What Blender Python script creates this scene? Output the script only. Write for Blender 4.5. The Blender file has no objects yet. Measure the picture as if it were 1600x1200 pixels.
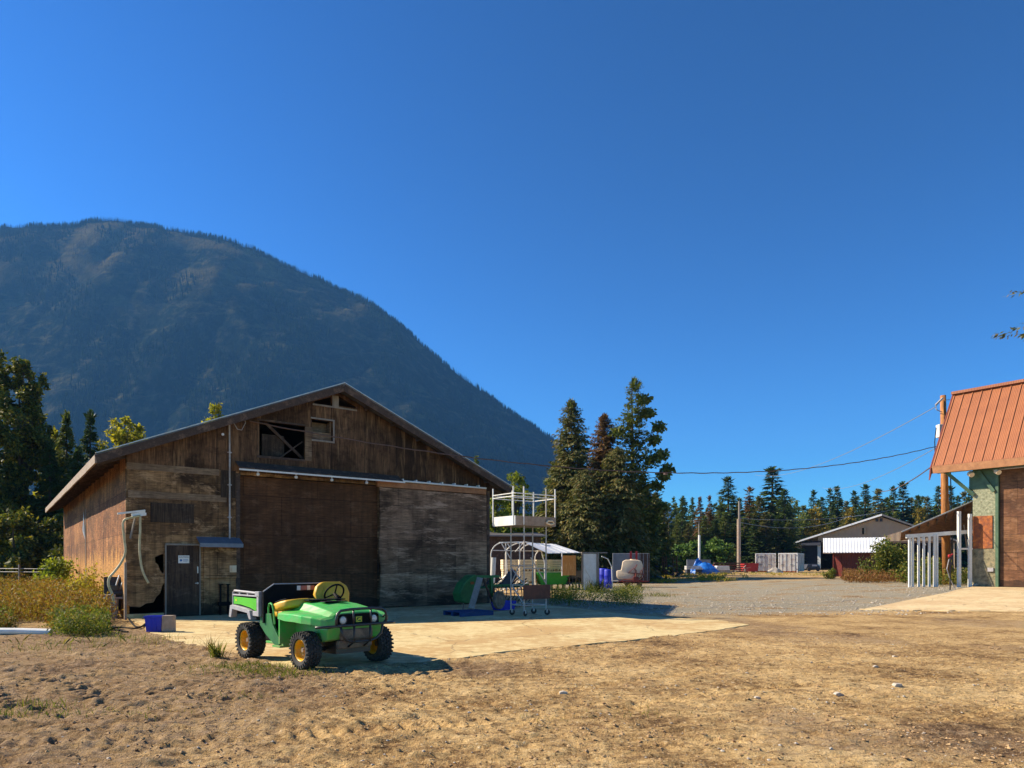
import bpy, math, random
import numpy as np
from mathutils import Vector, Matrix, noise
from mathutils.geometry import tessellate_polygon
random.seed(7); RNG=np.random.default_rng(11)
F=1066.667; HZ=880.0; EYE=1.6
C=bpy.context.scene.collection
rad=math.radians
def ss(a,b,x):
    t=min(1,max(0,(x-a)/(b-a))); return t*t*(3-2*t)
def gz(x,y):
    a=ss(11,22,x); b=ss(35,100,y)
    return .35*(1-(1-a)*(1-b))+.004*max(0,min(y,400)-95)
def W(px,py,Y): return Vector(((px-800)/F*Y, Y, EYE+(HZ-py)/F*Y))
def G(px,py):
    z=0
    for _ in range(14):
        Y=(EYE-z)*F/(py-HZ); X=(px-800)/F*Y; z=.6*z+.4*gz(X,Y)
    return Vector((X,Y,gz(X,Y)))
def GY(px,Y):
    X=(px-800)/F*Y; return Vector((X,Y,gz(X,Y)))
# ------------------------------------------------------------ materials
def lin(c): return tuple(c)+(1,) if len(c)==3 else c
class NT:
    def __init__(s,name):
        s.m=bpy.data.materials.new(name); s.m.use_nodes=True; s.t=s.m.node_tree; s.t.nodes.clear()
        s.out=s.t.nodes.new('ShaderNodeOutputMaterial'); s.b=s.t.nodes.new('ShaderNodeBsdfPrincipled')
        s.t.links.new(s.b.outputs[0],s.out.inputs['Surface'])
    def n(s,ty,ins=None,**pr):
        nd=s.t.nodes.new('ShaderNode'+ty)
        for k,v in pr.items(): setattr(nd,k,v)
        for k,v in (ins or {}).items(): s.set(nd.inputs[k],v)
        return nd
    def set(s,sock,v):
        if hasattr(v,'is_output'): s.t.links.new(v,sock)
        elif isinstance(v,bpy.types.Node): s.t.links.new(v.outputs[0],sock)
        else:
            if sock.type=='RGBA' and not isinstance(v,(int,float)): v=lin(v)
            sock.default_value=v
    def mix(s,f,a,b,mode='MIX'):
        nd=s.t.nodes.new('ShaderNodeMix'); nd.data_type='RGBA'; nd.blend_type=mode
        s.set(nd.inputs[0],f); s.set(nd.inputs[6],a); s.set(nd.inputs[7],b); return nd.outputs[2]
    def math(s,op,a,b=0.0,clamp=False):
        nd=s.t.nodes.new('ShaderNodeMath'); nd.operation=op; nd.use_clamp=clamp; s.set(nd.inputs[0],a); s.set(nd.inputs[1],b); return nd.outputs[0]
    def ramp(s,f,stops):
        nd=s.t.nodes.new('ShaderNodeValToRGB'); cr=nd.color_ramp
        while len(cr.elements)<len(stops): cr.elements.new(.5)
        for e,(p,c) in zip(cr.elements,stops):
            e.position=p; e.color=lin(c) if not isinstance(c,(int,float)) else (c,c,c,1)
        s.set(nd.inputs[0],f); return nd.outputs[0]
    def map(s,vec,sc):
        nd=s.n('Mapping',{'Vector':vec,'Scale':sc}); return nd.outputs[0]
    def noise(s,vec,scale,detail=4,rough=.55,dist=0):
        nd=s.n('TexNoise',{'Vector':vec,'Scale':scale,'Detail':detail,'Roughness':rough,'Distortion':dist}); return nd.outputs[0]
    def bump(s,h,strength=.4,dist=.02):
        nd=s.n('Bump',{'Height':h,'Strength':strength,'Distance':dist}); s.t.links.new(nd.outputs[0],s.b.inputs['Normal'])
    def fin(s,col,rough=.8,metal=0,spec=None):
        s.set(s.b.inputs['Base Color'],col); s.set(s.b.inputs['Roughness'],rough); s.set(s.b.inputs['Metallic'],metal)
        if spec is not None: s.b.inputs['Specular IOR Level'].default_value=spec
        return s.m
def mat(name,c1,c2=None,scale=3,st=(1,1,1),rough=.75,metal=0,bump=.2,bd=.01,c3=None,spec=None,detail=5):
    k=NT(name); co=k.n('TexCoord').outputs['Object']; v=k.map(co,st)
    if c2 is None: c2=tuple(x*.75 for x in c1)
    n1=k.noise(v,scale,detail,.6); n2=k.noise(v,scale*7,3,.6)
    f=k.math('MULTIPLY_ADD',n2,.35); k.t.nodes[-1].inputs[2].default_value=0
    f=k.math('ADD',n1,k.math('MULTIPLY',k.math('SUBTRACT',n2,.5),.4))
    stops=[(.35,c1),(.65,c2)]
    if c3: stops=[(.32,c1),(.5,c2),(.68,c3)]
    col=k.ramp(f,stops)
    k.bump(f,bump,bd)
    return k.fin(col,rough,metal,spec)
def ply(name,ax,ca,cb,cd,pw=2.44,ph=1.22,vert=False,stain=.5,split=None,rough=.92,streak=.5,seed=0,cu=(.2,.12,.07),seam=.5,hs=(1,1.6,1),lowc=None,light=.5):
    k=NT(name); co=k.n('TexCoord').outputs['Object']; sp=k.n('SeparateXYZ',{0:co})
    u=sp.outputs[ax]; v=sp.outputs[2]
    uv=k.n('CombineXYZ',{0:k.math('ADD',u,seed*3.17),1:v}).outputs[0]
    if vert: pw,ph=ph,pw
    br=k.n('TexBrick',{'Vector':uv,'Color1':ca,'Color2':cb,'Mortar':tuple(x*.35*seam/.5 for x in ca),'Scale':1.0,'Mortar Size':.012,'Mortar Smooth':.3,'Brick Width':pw,'Row Height':ph},offset=.5)
    col=br.outputs[0]
    if split is not None:
        br2=k.n('TexBrick',{'Vector':uv,'Color1':cu,'Color2':tuple(x*.3 for x in cu),'Mortar':(.02,.015,.01),'Scale':1.0,'Mortar Size':.012,'Mortar Smooth':.3,'Brick Width':1.22,'Row Height':4.0},offset=0)
        isup=k.math('GREATER_THAN',v,split); col=k.mix(isup,col,br2.outputs[0])
    gh=k.noise(k.map(uv,(1.3,22,1)),1.6,5,.7,.3); gv=k.noise(k.map(uv,(16,.9,1)),2.2,4,.65,.3)
    gr=gv if vert else gh
    if split is not None:
        nd=k.n('Mix',{0:isup,2:gr,3:gv}); gr=nd.outputs[0]
    col=k.mix(.75,col,k.ramp(gr,[(.32,(.22,.2,.2)),(.68,(1.7,1.62,1.5))]),'MULTIPLY')
    big=k.noise(uv,.75,7,.62,.8)
    col=k.mix(k.math('MULTIPLY',k.ramp(big,[(.44,0),(.66,1)]),stain),col,cd)
    big2=k.noise(k.map(uv,hs),2.3,6,.7,.5)
    col=k.mix(k.math('MULTIPLY',k.ramp(big2,[(.5,0),(.68,1)]),stain*.8),col,cd)
    stv=k.noise(k.map(uv,(5.5,.22,1)),1.3,5,.6,.2)
    col=k.mix(k.math('MULTIPLY',k.ramp(stv,[(.47,0),(.6,1)]),streak),col,cd)
    lp=k.math('MULTIPLY',k.ramp(k.noise(k.map(uv,(hs[0]*1.1,hs[1]*1.1,1)),1.6,7,.75,.4),[(.53,0),(.62,light)]),k.ramp(gr,[(.35,.25),(.6,1)]))
    if split is not None: lp=k.mix(isup,lp,k.math('MULTIPLY',k.ramp(k.noise(k.map(uv,(3.2,.35,1)),1.5,6,.65,.3),[(.54,0),(.64,.6)]),k.ramp(gr,[(.35,.3),(.6,1)])))
    col=k.mix(lp,col,k.mix(isup,tuple(min(.8,x*1.35+.03) for x in ca),(.34,.20,.10)) if split is not None else tuple(min(.8,x*1.35+.03) for x in ca))
    lo=k.noise(k.map(uv,(1,1,1)),1.7,5,.65)
    base=k.math('LESS_THAN',v,k.math('ADD',.12,k.math('MULTIPLY',lo,.5)))
    col=k.mix(k.math('MULTIPLY',base,.55),col,(.02,.017,.015))
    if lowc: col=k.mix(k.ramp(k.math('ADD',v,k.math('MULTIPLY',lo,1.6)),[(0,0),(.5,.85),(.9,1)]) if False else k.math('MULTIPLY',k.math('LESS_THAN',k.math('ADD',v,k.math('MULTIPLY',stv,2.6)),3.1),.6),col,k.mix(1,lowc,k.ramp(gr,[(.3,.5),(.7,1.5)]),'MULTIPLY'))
    h=k.math('ADD',gr,k.math('MULTIPLY',br.outputs['Fac'],-.8))
    k.bump(h,.5,.012)
    return k.fin(col,rough,0,.25)
def leafmat(name,cols,trans=.35,rough=.6,spec=.2):
    k=NT(name); g=k.n('NewGeometry'); ob=k.n('TexCoord').outputs['Object']
    r=g.outputs['Random Per Island']; nn=k.noise(ob,.45,3)
    f=k.math('ADD',k.math('MULTIPLY',r,.65),k.math('MULTIPLY',nn,.5)); f=k.math('SUBTRACT',f,.08)
    st=[(i/(len(cols)-1)*.8+.1,c) for i,c in enumerate(cols)]
    col=k.ramp(f,st)
    k.fin(col,rough,0,spec)
    tr=k.n('BsdfTranslucent',{'Color':k.mix(1,col,(1.25,1.3,.7),'MULTIPLY')}); mx=k.n('MixShader',{0:trans,1:k.b.outputs[0],2:tr.outputs[0]})
    k.t.links.new(mx.outputs[0],k.out.inputs['Surface']); return k.m
M={}
M['ply_front']=ply('ply_front',0,(.37,.22,.105),(.13,.07,.033),(.02,.011,.006),stain=.9,split=4.45,light=.8,streak=.42,cu=(.19,.105,.055))
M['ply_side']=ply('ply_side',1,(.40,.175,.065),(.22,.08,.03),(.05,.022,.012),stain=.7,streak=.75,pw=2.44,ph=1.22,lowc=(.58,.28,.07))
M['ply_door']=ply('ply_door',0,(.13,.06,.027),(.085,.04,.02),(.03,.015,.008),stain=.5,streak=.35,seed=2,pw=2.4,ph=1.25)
M['ply_leaf']=ply('ply_leaf',0,(.38,.235,.15),(.13,.077,.05),(.026,.015,.009),stain=.8,streak=.2,seed=5,ph=1.22,hs=(.45,2.2,1),light=.95)
M['ply_pdoor']=ply('ply_pdoor',0,(.10,.065,.043),(.075,.048,.034),(.018,.013,.012),pw=9,ph=9,vert=True,stain=.4,streak=.6,seed=3)
M['ply_patch']=ply('ply_patch',0,(.07,.05,.035),(.05,.03,.02),(.02,.015,.012),pw=9,ph=9,vert=True,stain=.5,streak=.6,seed=8)
M['ply_light']=ply('ply_light',0,(.25,.175,.11),(.2,.13,.075),(.06,.04,.03),pw=9,ph=9,stain=.35,streak=.2,seed=9)
M['ply_right']=ply('ply_right',0,(.24,.12,.06),(.15,.07,.04),(.04,.022,.015),stain=.6,streak=.2,seed=4,ph=.9)
M['osb']=mat('weathered_board',(.42,.40,.27),(.26,.27,.17),9,(1,1,1),.9,c3=(.13,.12,.07),bump=.4,detail=8)
M['osb_low']=mat('lichened_board',(.36,.27,.15),(.22,.2,.12),5,(1,1,1),.9,c3=(.1,.075,.045),bump=.4,detail=8)
M['rust']=mat('rust',(.5,.17,.035),(.32,.09,.025),6,rough=.85,c3=(.17,.06,.03))
M['rust_dark']=mat('rust_dark',(.11,.045,.03),(.06,.028,.022),5,rough=.8)
M['green_frame']=mat('green_painted_steel',(.085,.16,.085),(.055,.10,.055),4,rough=.6)
M['wood_dark']=mat('dark_timber',(.10,.062,.042),(.05,.032,.024),4,(1,1,1),.9,c3=(.16,.10,.065))
M['wood_eave']=mat('eave_timber',(.38,.29,.22),(.25,.18,.13),6,rough=.85)
M['wood_orange']=mat('treated_pole',(.55,.24,.06),(.38,.15,.04),3,(6,6,.6),.8,c3=(.2,.08,.03))
M['wood_fascia']=mat('fascia_timber',(.42,.19,.08),(.28,.12,.05),4,rough=.8)
M['wood_gray']=mat('gray_timber',(.30,.26,.22),(.2,.17,.14),6,(1,1,.2),.9)
M['crate']=mat('crate_timber',(.85,.74,.52),(.7,.58,.38),5,rough=.85)
M['metal_edge']=mat('flashing',(.62,.6,.56),(.45,.43,.4),6,rough=.45,metal=.5)
M['metal_roof']=mat('roof_sheet',(.16,.15,.15),(.1,.095,.1),2,rough=.5,metal=.3)
M['galv']=mat('galvanised',(.58,.57,.54),(.42,.41,.4),8,rough=.45,metal=.55)
M['galv_dull']=mat('dull_tube',(.5,.46,.42),(.33,.3,.27),8,rough=.6,metal=.2)
M['bluemetal']=mat('blue_gray_sheet',(.16,.185,.23),(.12,.14,.18),6,rough=.5,metal=.1)
M['white']=mat('white_paint',(.8,.79,.75),(.68,.66,.6),3,rough=.6)
M['white_roof']=mat('white_sheet',(.85,.86,.87),(.75,.76,.78),3,rough=.5)
M['cream']=mat('cream_plastic',(.78,.62,.42),(.7,.52,.34),3,rough=.5)
M['tube']=mat('yellowed_hose',(.62,.52,.30),(.45,.36,.18),8,rough=.55)
M['black']=mat('black_plastic',(.004,.004,.005),(.007,.007,.008),12,rough=.7,bump=.1,spec=.12)
M['blackm']=mat('black_metal',(.02,.02,.022),(.035,.033,.032),9,rough=.35,bump=.05)
M['rubber']=mat('tyre_rubber',(.02,.019,.018),(.055,.048,.042),14,rough=.85,bump=.2)
k=NT('green_paint'); co_=k.n('TexCoord').outputs['Object']; z_=k.n('SeparateXYZ',{0:co_}).outputs[2]; n1=k.noise(co_,5,6,.7); n2=k.noise(co_,22,4,.7)
col=k.mix(k.ramp(n1,[(.3,0),(.7,1)]),(.045,.50,.07),(.035,.40,.06)); du=k.math('MULTIPLY',k.ramp(k.math('ADD',n1,k.math('MULTIPLY',n2,.35)),[(.55,.05),(.85,.7)]),k.ramp(z_,[(.3,1),(1.0,.35)])); col=k.mix(du,col,(.36,.28,.15))
M['green']=k.fin(col,k.ramp(n1,[(.3,.3),(.7,.55)]),0,.5)
M['greenb']=mat('lime_panel',(.12,.55,.02),(.1,.5,.02),3,rough=.35,bump=.02)
M['green_old']=mat('old_green_paint',(.02,.16,.035),(.012,.10,.025),5,rough=.6)
M['green_hop']=mat('hopper_green',(.02,.33,.03),(.015,.26,.03),5,rough=.45)
M['yellow']=mat('yellow_vinyl',(.75,.42,.02),(.65,.34,.015),4,rough=.5,bump=.05)
M['rim']=mat('yellow_rim',(.8,.42,.01),(.7,.34,.01),6,rough=.4,bump=.05)
M['graypl']=mat('gray_plastic',(.42,.40,.41),(.32,.30,.31),8,rough=.6)
M['blue']=mat('blue_plastic',(.015,.03,.5),(.01,.02,.38),5,rough=.5,bump=.05)
M['blue_pallet']=mat('blue_pallet_paint',(.012,.045,.17),(.01,.03,.11),5,rough=.7)
M['tarp']=mat('blue_tarp',(.02,.20,.65),(.01,.11,.45),4,rough=.45,bump=.5,bd=.05)
M['red']=mat('red_paint',(.45,.02,.02),(.32,.015,.015),4,rough=.6)
M['redbr']=mat('red_brown_metal',(.22,.035,.02),(.13,.025,.018),4,rough=.75)
M['orange_door']=mat('varnished_boards',(.62,.3,.08),(.45,.19,.04),3,(9,9,.6),.6,c3=(.7,.42,.16))
M['tan']=None
M['navy']=mat('dark_sheet',(.03,.035,.05),(.02,.022,.035),3,rough=.6)
M['dark']=mat('dark_scrap',(.04,.045,.06),(.018,.02,.028),2,rough=.7,bump=.5,bd=.05)
M['mixed']=mat('scrap_mix',(.25,.2,.15),(.08,.06,.05),2.5,rough=.8,c3=(.42,.38,.32),bump=.6,bd=.05)
M['glass_lamp']=mat('lamp_glass',(.75,.72,.68),(.6,.57,.52),20,rough=.15,bump=0)
M['mud']=mat('muddy_steel',(.26,.19,.13),(.12,.09,.065),8,rough=.8)
M['badge_y']=mat('badge_yellow',(.8,.72,.02),(.75,.68,.02),8,rough=.4,bump=0)
M['decal_r']=mat('decal_red',(.35,.12,.1),(.3,.1,.08),30,rough=.5,bump=0)
M['ink']=mat('ink',(.03,.03,.04),(.02,.02,.03),8,rough=.7,bump=0)
M['inkblue']=mat('blue_ink',(.03,.16,.4),(.03,.14,.36),8,rough=.7,bump=0)
M['bark']=mat('bark',(.12,.085,.06),(.055,.04,.03),4,(6,6,1),.95,bump=.6,bd=.03)
M['cont']=mat('container_paint',(.62,.60,.55),(.48,.45,.42),1.5,rough=.6,c3=(.34,.24,.19))
M['contg']=mat('gray_trailer_paint',(.22,.24,.26),(.15,.16,.18),1.5,rough=.6)
M['stone']=mat('stone',(.5,.44,.36),(.34,.28,.22),6,rough=.9)
M['clod']=mat('soil_clod',(.48,.31,.15),(.26,.15,.07),6,rough=.95)
M['wire']=mat('wire',(.16,.09,.065),(.09,.055,.045),6,rough=.6,bump=0)
M['wire_pale']=mat('pale_wire',(.22,.25,.3),(.2,.22,.26),6,rough=.6,bump=0)
def corr(name,c1,c2,per,ax=0,rough=.45,metal=0,depth=.02):
    k=NT(name); co=k.n('TexCoord').outputs['Object']; sp=k.n('SeparateXYZ',{0:co}); u=sp.outputs[ax]
    w=k.math('SINE',k.math('MULTIPLY',u,2*math.pi/per)); n1=k.noise(co,1.2,6,.65); n2=k.noise(co,9,4)
    col=k.ramp(k.math('ADD',k.math('MULTIPLY',n1,.7),k.math('MULTIPLY',n2,.3)),[(.35,c1),(.65,c2)])
    k.bump(w,.6,depth); return k.fin(col,rough,metal)
M['orange_roof']=corr('copper_orange_sheet',(.40,.14,.052),(.31,.105,.042),.075,0,.42,.15,.006)
M['tan']=corr('tan_siding',(.40,.29,.19),(.34,.24,.155),.9,0,.7)
M['wr']=corr('white_corrugated',(.84,.85,.87),(.7,.71,.72),.25,0,.45)
M['redwall']=corr('red_brown_siding',(.16,.035,.02),(.09,.022,.014),.2,0,.7)
# ------------------------------------------------------------ mesh builder
class MB:
    def __init__(s): s.v=[]; s.f=[]
    def add(s,vs,fs,m=None):
        o=len(s.v)
        for p in vs:
            p=Vector(p); s.v.append(m@p if m else p)
        s.f+= [tuple(i+o for i in f) for f in fs]; return s
    def box(s,a,b,m=None):
        (x0,y0,z0),(x1,y1,z1)=a,b
        return s.add([(x0,y0,z0),(x1,y0,z0),(x1,y1,z0),(x0,y1,z0),(x0,y0,z1),(x1,y0,z1),(x1,y1,z1),(x0,y1,z1)],
            [(0,3,2,1),(4,5,6,7),(0,1,5,4),(1,2,6,5),(2,3,7,6),(3,0,4,7)],m)
    def beam(s,p,q,w,h=None,up=(0,0,1)):
        p=Vector(p);q=Vector(q);h=h or w; d=(q-p); L=d.length; d.normalize(); up=Vector(up)
        if abs(d.dot(up))>.98: up=Vector((0,1,0))
        r=d.cross(up).normalized(); u=r.cross(d)
        m=Matrix((r,u,d)).transposed().to_4x4(); m.translation=p
        return s.box((-w/2,-h/2,0),(w/2,h/2,L),m)
    def tube(s,pts,r,n=8,r2=None,cap=True):
        pts=[Vector(p) for p in pts]; r2=r if r2 is None else r2; o=len(s.v); k=len(pts); prev=None
        for i,p in enumerate(pts):
            d=(pts[min(i+1,k-1)]-pts[max(i-1,0)]).normalized()
            if prev is None:
                a=Vector((0,0,1)) if abs(d.z)<.9 else Vector((1,0,0)); a=d.cross(a).normalized()
            else: a=(prev-d*prev.dot(d)).normalized()
            prev=a; b=d.cross(a); rr=r+(r2-r)*i/max(1,k-1)
            for j in range(n):
                t=2*math.pi*j/n; s.v.append(p+(a*math.cos(t)+b*math.sin(t))*rr)
        for i in range(k-1):
            for j in range(n):
                s.f.append((o+i*n+j,o+i*n+(j+1)%n,o+(i+1)*n+(j+1)%n,o+(i+1)*n+j))
        if cap: s.f.append(tuple(o+j for j in range(n))[::-1]); s.f.append(tuple(o+(k-1)*n+j for j in range(n)))
        return s
    def lathe(s,prof,n=32,m=None,axis='y'):
        o=len(s.v); k=len(prof)
        for (r,h) in prof:
            for j in range(n):
                t=2*math.pi*j/n; c,sn=r*math.cos(t),r*math.sin(t)
                p=Vector((c,h,sn)) if axis=='y' else Vector((c,sn,h))
                s.v.append(m@p if m else p)
        for i in range(k-1):
            for j in range(n): s.f.append((o+i*n+j,o+i*n+(j+1)%n,o+(i+1)*n+(j+1)%n,o+(i+1)*n+j))
        return s
    def disc(s,c,r,nrm,th=.01,n=20):
        c=Vector(c); nrm=Vector(nrm).normalized(); return s.tube([c,c+nrm*th],r,n)
    def poly(s,outer,y0,y1,holes=(),f=None):
        """polygon in (x,z) extruded along y; f maps (x,y,z)"""
        f=f or (lambda x,y,z:(x,y,z))
        loops=[list(outer)]+[list(h) for h in holes]
        tri=tessellate_polygon([[Vector((a,b,0)) for a,b in l] for l in loops]); flat=[p for l in loops for p in l]; n=len(flat); o=len(s.v)
        s.v+=[Vector(f(a,y0,b)) for a,b in flat]+[Vector(f(a,y1,b)) for a,b in flat]
        for t in tri: s.f.append(tuple(o+i for i in t)); s.f.append(tuple(o+n+i for i in t[::-1]))
        k=0
        for l in loops:
            m=len(l)
            for i in range(m): s.f.append((o+k+i,o+k+(i+1)%m,o+n+k+(i+1)%m,o+n+k+i))
            k+=m
        return s
    def build(s,name,m,parent=None,T=None,loc=None,bevel=0,smooth=False,sub=0,segs=2):
        if T is not None: inv=T.inv; vs=[inv@p for p in s.v]
        elif loc is not None: loc=Vector(loc); vs=[p-loc for p in s.v]
        else: vs=s.v
        me=bpy.data.meshes.new(name); me.from_pydata([tuple(p) for p in vs],[],s.f)
        import bmesh
        bm=bmesh.new(); bm.from_mesh(me); bmesh.ops.recalc_face_normals(bm,faces=bm.faces); bm.to_mesh(me); bm.free()
        me.materials.append(M[m] if isinstance(m,str) else m)
        o=bpy.data.objects.new(name,me); C.objects.link(o)
        if parent is not None: o.parent=parent
        elif loc is not None: o.location=loc
        if bevel:
            b=o.modifiers.new('bevel','BEVEL'); b.width=bevel; b.segments=segs; b.limit_method='ANGLE'; b.angle_limit=rad(35)
        if sub: u=o.modifiers.new('sub','SUBSURF'); u.levels=sub; u.render_levels=sub
        if smooth: me.shade_smooth() if hasattr(me,'shade_smooth') else None
        return o
def tag(o,label=None,cat=None,group=None,kind=None):
    if label: o['label']=label
    if cat: o['category']=cat
    if group: o['group']=group
    if kind: o['kind']=kind
    return o
class T:
    def __init__(s,name,label,cat,loc=(0,0,0),rz=0,group=None):
        o=bpy.data.objects.new(name,None); C.objects.link(o); o.location=loc; o.rotation_euler=(0,0,rz); o.empty_display_size=.3
        tag(o,label,cat,group); s.o=o; s.m=Matrix.Translation(Vector(loc))@Matrix.Rotation(rz,4,'Z'); s.inv=s.m.inverted()
    def L(s,px,py,axis,val):
        o=s.inv@Vector((0,0,EYE)); d=s.inv.to_3x3()@Vector(((px-800)/F,1,(HZ-py)/F)); t=(val-o[axis])/d[axis]; return o+d*t
    def p(s,name,mb,m,world=False,parent=None,**k):
        return mb.build(name,m,parent or s.o,T=s if world else None,**k)
def one(name,label,cat,mb,m,loc,group=None,**k):
    o=mb.build(name,m,loc=loc,**k); return tag(o,label,cat,group)
def npmesh(name,V,nv,m,parent=None,loc=None,T_=None,label=None,cat=None,group=None,kind=None):
    """V: (N*nv,3) verts, polygons of nv consecutive verts"""
    V=np.asarray(V,dtype=np.float32).reshape(-1,3)
    if loc is not None: V=V-np.array(loc,dtype=np.float32)
    n=len(V)//nv; me=bpy.data.meshes.new(name); me.vertices.add(len(V)); me.vertices.foreach_set('co',V.ravel())
    me.loops.add(len(V)); me.loops.foreach_set('vertex_index',np.arange(len(V),dtype=np.int32))
    me.polygons.add(n); me.polygons.foreach_set('loop_start',np.arange(0,n*nv,nv,dtype=np.int32)); me.update(calc_edges=True)
    me.materials.append(M[m] if isinstance(m,str) else m); o=bpy.data.objects.new(name,me); C.objects.link(o)
    if parent: o.parent=parent
    elif loc is not None: o.location=loc
    return tag(o,label,cat,group,kind)
def copytree(o,parent=None):
    c=o.copy(); C.objects.link(c); c.parent=parent
    for ch in o.children: copytree(ch,c)
    return c
# ------------------------------------------------------------ camera, light
cam=bpy.data.cameras.new('camera'); co=bpy.data.objects.new('camera',cam); C.objects.link(co)
co.location=(0,0,EYE); co.rotation_euler=(rad(90),0,0); cam.lens=24; cam.sensor_width=36; cam.shift_y=(HZ-600)/1600; cam.clip_end=30000; cam.clip_start=.1
S=bpy.context.scene; S.camera=co; S.render.resolution_x=1024; S.render.resolution_y=768
S.view_settings.view_transform='Standard'; S.view_settings.look='None'; S.view_settings.exposure=1.12; S.view_settings.gamma=1
ELEV=math.atan(.73); sd=Vector((-.976,.215)); sunv=Vector((sd.x*math.cos(ELEV),sd.y*math.cos(ELEV),math.sin(ELEV)))
w=bpy.data.worlds.new('World'); S.world=w; w.use_nodes=True; nt=w.node_tree; bg=nt.nodes['Background']
sky=nt.nodes.new('ShaderNodeTexSky'); sky.sky_type='NISHITA'; sky.sun_disc=False; sky.sun_elevation=ELEV
sky.sun_rotation=math.atan2(sd.x,sd.y); sky.altitude=300; sky.air_density=1.0; sky.dust_density=.1; sky.ozone_density=3.0
hs=nt.nodes.new('ShaderNodeHueSaturation'); hs.inputs['Saturation'].default_value=1.0; hs.inputs['Value'].default_value=1.0
nt.links.new(sky.outputs[0],hs.inputs['Color']); mxs=nt.nodes.new('ShaderNodeMix'); mxs.data_type='RGBA'; mxs.blend_type='MULTIPLY'; mxs.inputs[0].default_value=1; mxs.inputs[7].default_value=(4.1,9.9,11.6,1); m1=nt.nodes.new('ShaderNodeMix'); m1.data_type='RGBA'; m1.blend_type='MULTIPLY'; m1.inputs[0].default_value=1; m1.inputs[7].default_value=(.13,.13,.13,1); gm=nt.nodes.new('ShaderNodeGamma'); gm.inputs[1].default_value=1.85
nt.links.new(hs.outputs[0],m1.inputs[6]); nt.links.new(m1.outputs[2],gm.inputs[0]); nt.links.new(gm.outputs[0],mxs.inputs[6]); nt.links.new(mxs.outputs[2],bg.inputs[0]); bg.inputs[1].default_value=.076
sl=bpy.data.lights.new('sun','SUN'); sl.energy=5.0; sl.angle=rad(.5); sl.color=(1,.87,.66); so=bpy.data.objects.new('sun',sl); C.objects.link(so)
so.rotation_euler=sunv.to_track_quat('Z','Y').to_euler()
# ------------------------------------------------------------ ground
U=Vector((.797,.604,0)); V_=Vector((-.604,.797,0)); P0=Vector((-10.97,19.4,0)); BANG=math.atan2(.604,.797)
def axis_vals(segs):
    out=[segs[0][0]]
    for a,b,st0,st1 in segs:
        x=a
        while x<b-1e-6:
            t=(x-a)/(b-a); x+=st0+(st1-st0)*t; out.append(min(x,b))
    return out
def sym(l): 
    p=axis_vals(l); return [-x for x in p[::-1]][:-1]+p
xs=sym([(0,7.5,.032,.032),(7.5,14,.05,.3),(14,60,.4,3),(60,400,4,40),(400,6000,60,900)])
ys=[-400,-150,-50,-15,-4,0,2,3.5]+axis_vals([(4.2,10,.028,.03),(10,14,.04,.12),(14,40,.14,1.0),(40,130,1.2,5),(130,900,8,60),(900,9000,90,900)])
trk=[((-6.2,9.4),(-4.2,7.6),.30,.17),((-6.9,8.9),(-4.6,7.0),.22,.16),((-4.6,8.6),(-3.1,8.0),.22,.15),((-1.5,6.4),(6,9.8),.13,.13),((-2.2,6.9),(5.0,11),.13,.13),((-5,6.0),(-.5,6.6),.25,.17),((1.2,6.0),(8,8.1),.14,.14)]
def g0(px,py): Y=EYE*F/(py-HZ); return ((px-800)/F*Y,Y)
PADF=[g0(212,972),g0(240,992),g0(318,1016),g0(400,1034),g0(470,1052),g0(560,1046),g0(680,1035),g0(775,1021),g0(1000,1000),g0(1110,987),g0(1172,977)]
def pad_d(x,y):
    """signed distance to the pad front edge, + outside"""
    best=1e9; sg=1
    for (a,b),(c,d) in zip(PADF,PADF[1:]):
        dx,dy=c-a,d-b; L2=dx*dx+dy*dy; t=min(1,max(0,((x-a)*dx+(y-b)*dy)/L2)); ex,ey=x-a-dx*t,y-b-dy*t; D=ex*ex+ey*ey
        if D<best: best=D; sg=1 if (dx*ey-dy*ex)<0 else -1
    return sg*math.sqrt(best)
def relief(x,y):
    if y<4.0 or y>22 or abs(x)>16: return 0
    a=1-ss(12,20,y)
    lf=ss(1.5,-2.5,x+(y-8)*.2) if y<17 else 0
    n=noise.fractal(Vector((x*.9,y*.9,0)),.9,2.1,4)*.022+noise.noise(Vector((x*3.2,y*6,3)))*.024
    q=1-abs(noise.noise(Vector((x*5+y*1.5,y*12-x*2,9))))*2.4; n+=q*(.013+.017*lf)+noise.noise(Vector((x*12,y*15,5)))*(.012+.010*lf)
    n+=max(0,noise.noise(Vector((x*2.2,y*3.4,7)))-.05)*.09*(.35+.65*ss(0,-3,x))
    for (p,q,wd,per) in trk:
        dx,dy=q[0]-p[0],q[1]-p[1]; L=math.hypot(dx,dy); dx/=L;dy/=L
        s=(x-p[0])*dx+(y-p[1])*dy; d=-(x-p[0])*dy+(y-p[1])*dx+.18*math.sin(s*.9)
        if 0<s<L and abs(d)<wd:
            e=(1-(d/wd)**2); n+=e*(-.022+.032*max(-.7,math.sin(2*math.pi*(s+d*.35)/per)))*ss(-.35,.1,noise.noise(Vector((s,d*2,2))))
    if y>9 and x<8:
        pd_=pad_d(x,y)
        if pd_<0: n=n*math.exp(-(pd_/.12)**2)-.05*ss(-.15,-.5,pd_)
        n+=math.exp(-(pd_/.22)**2)*.05*max(-.3,noise.noise(Vector((x*2.2,y*2.2,21)))+.25*noise.noise(Vector((x*8,y*8,2)))+.05)
    return n*a
nx,ny=len(xs),len(ys); VV=[]; zone=[]
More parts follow.
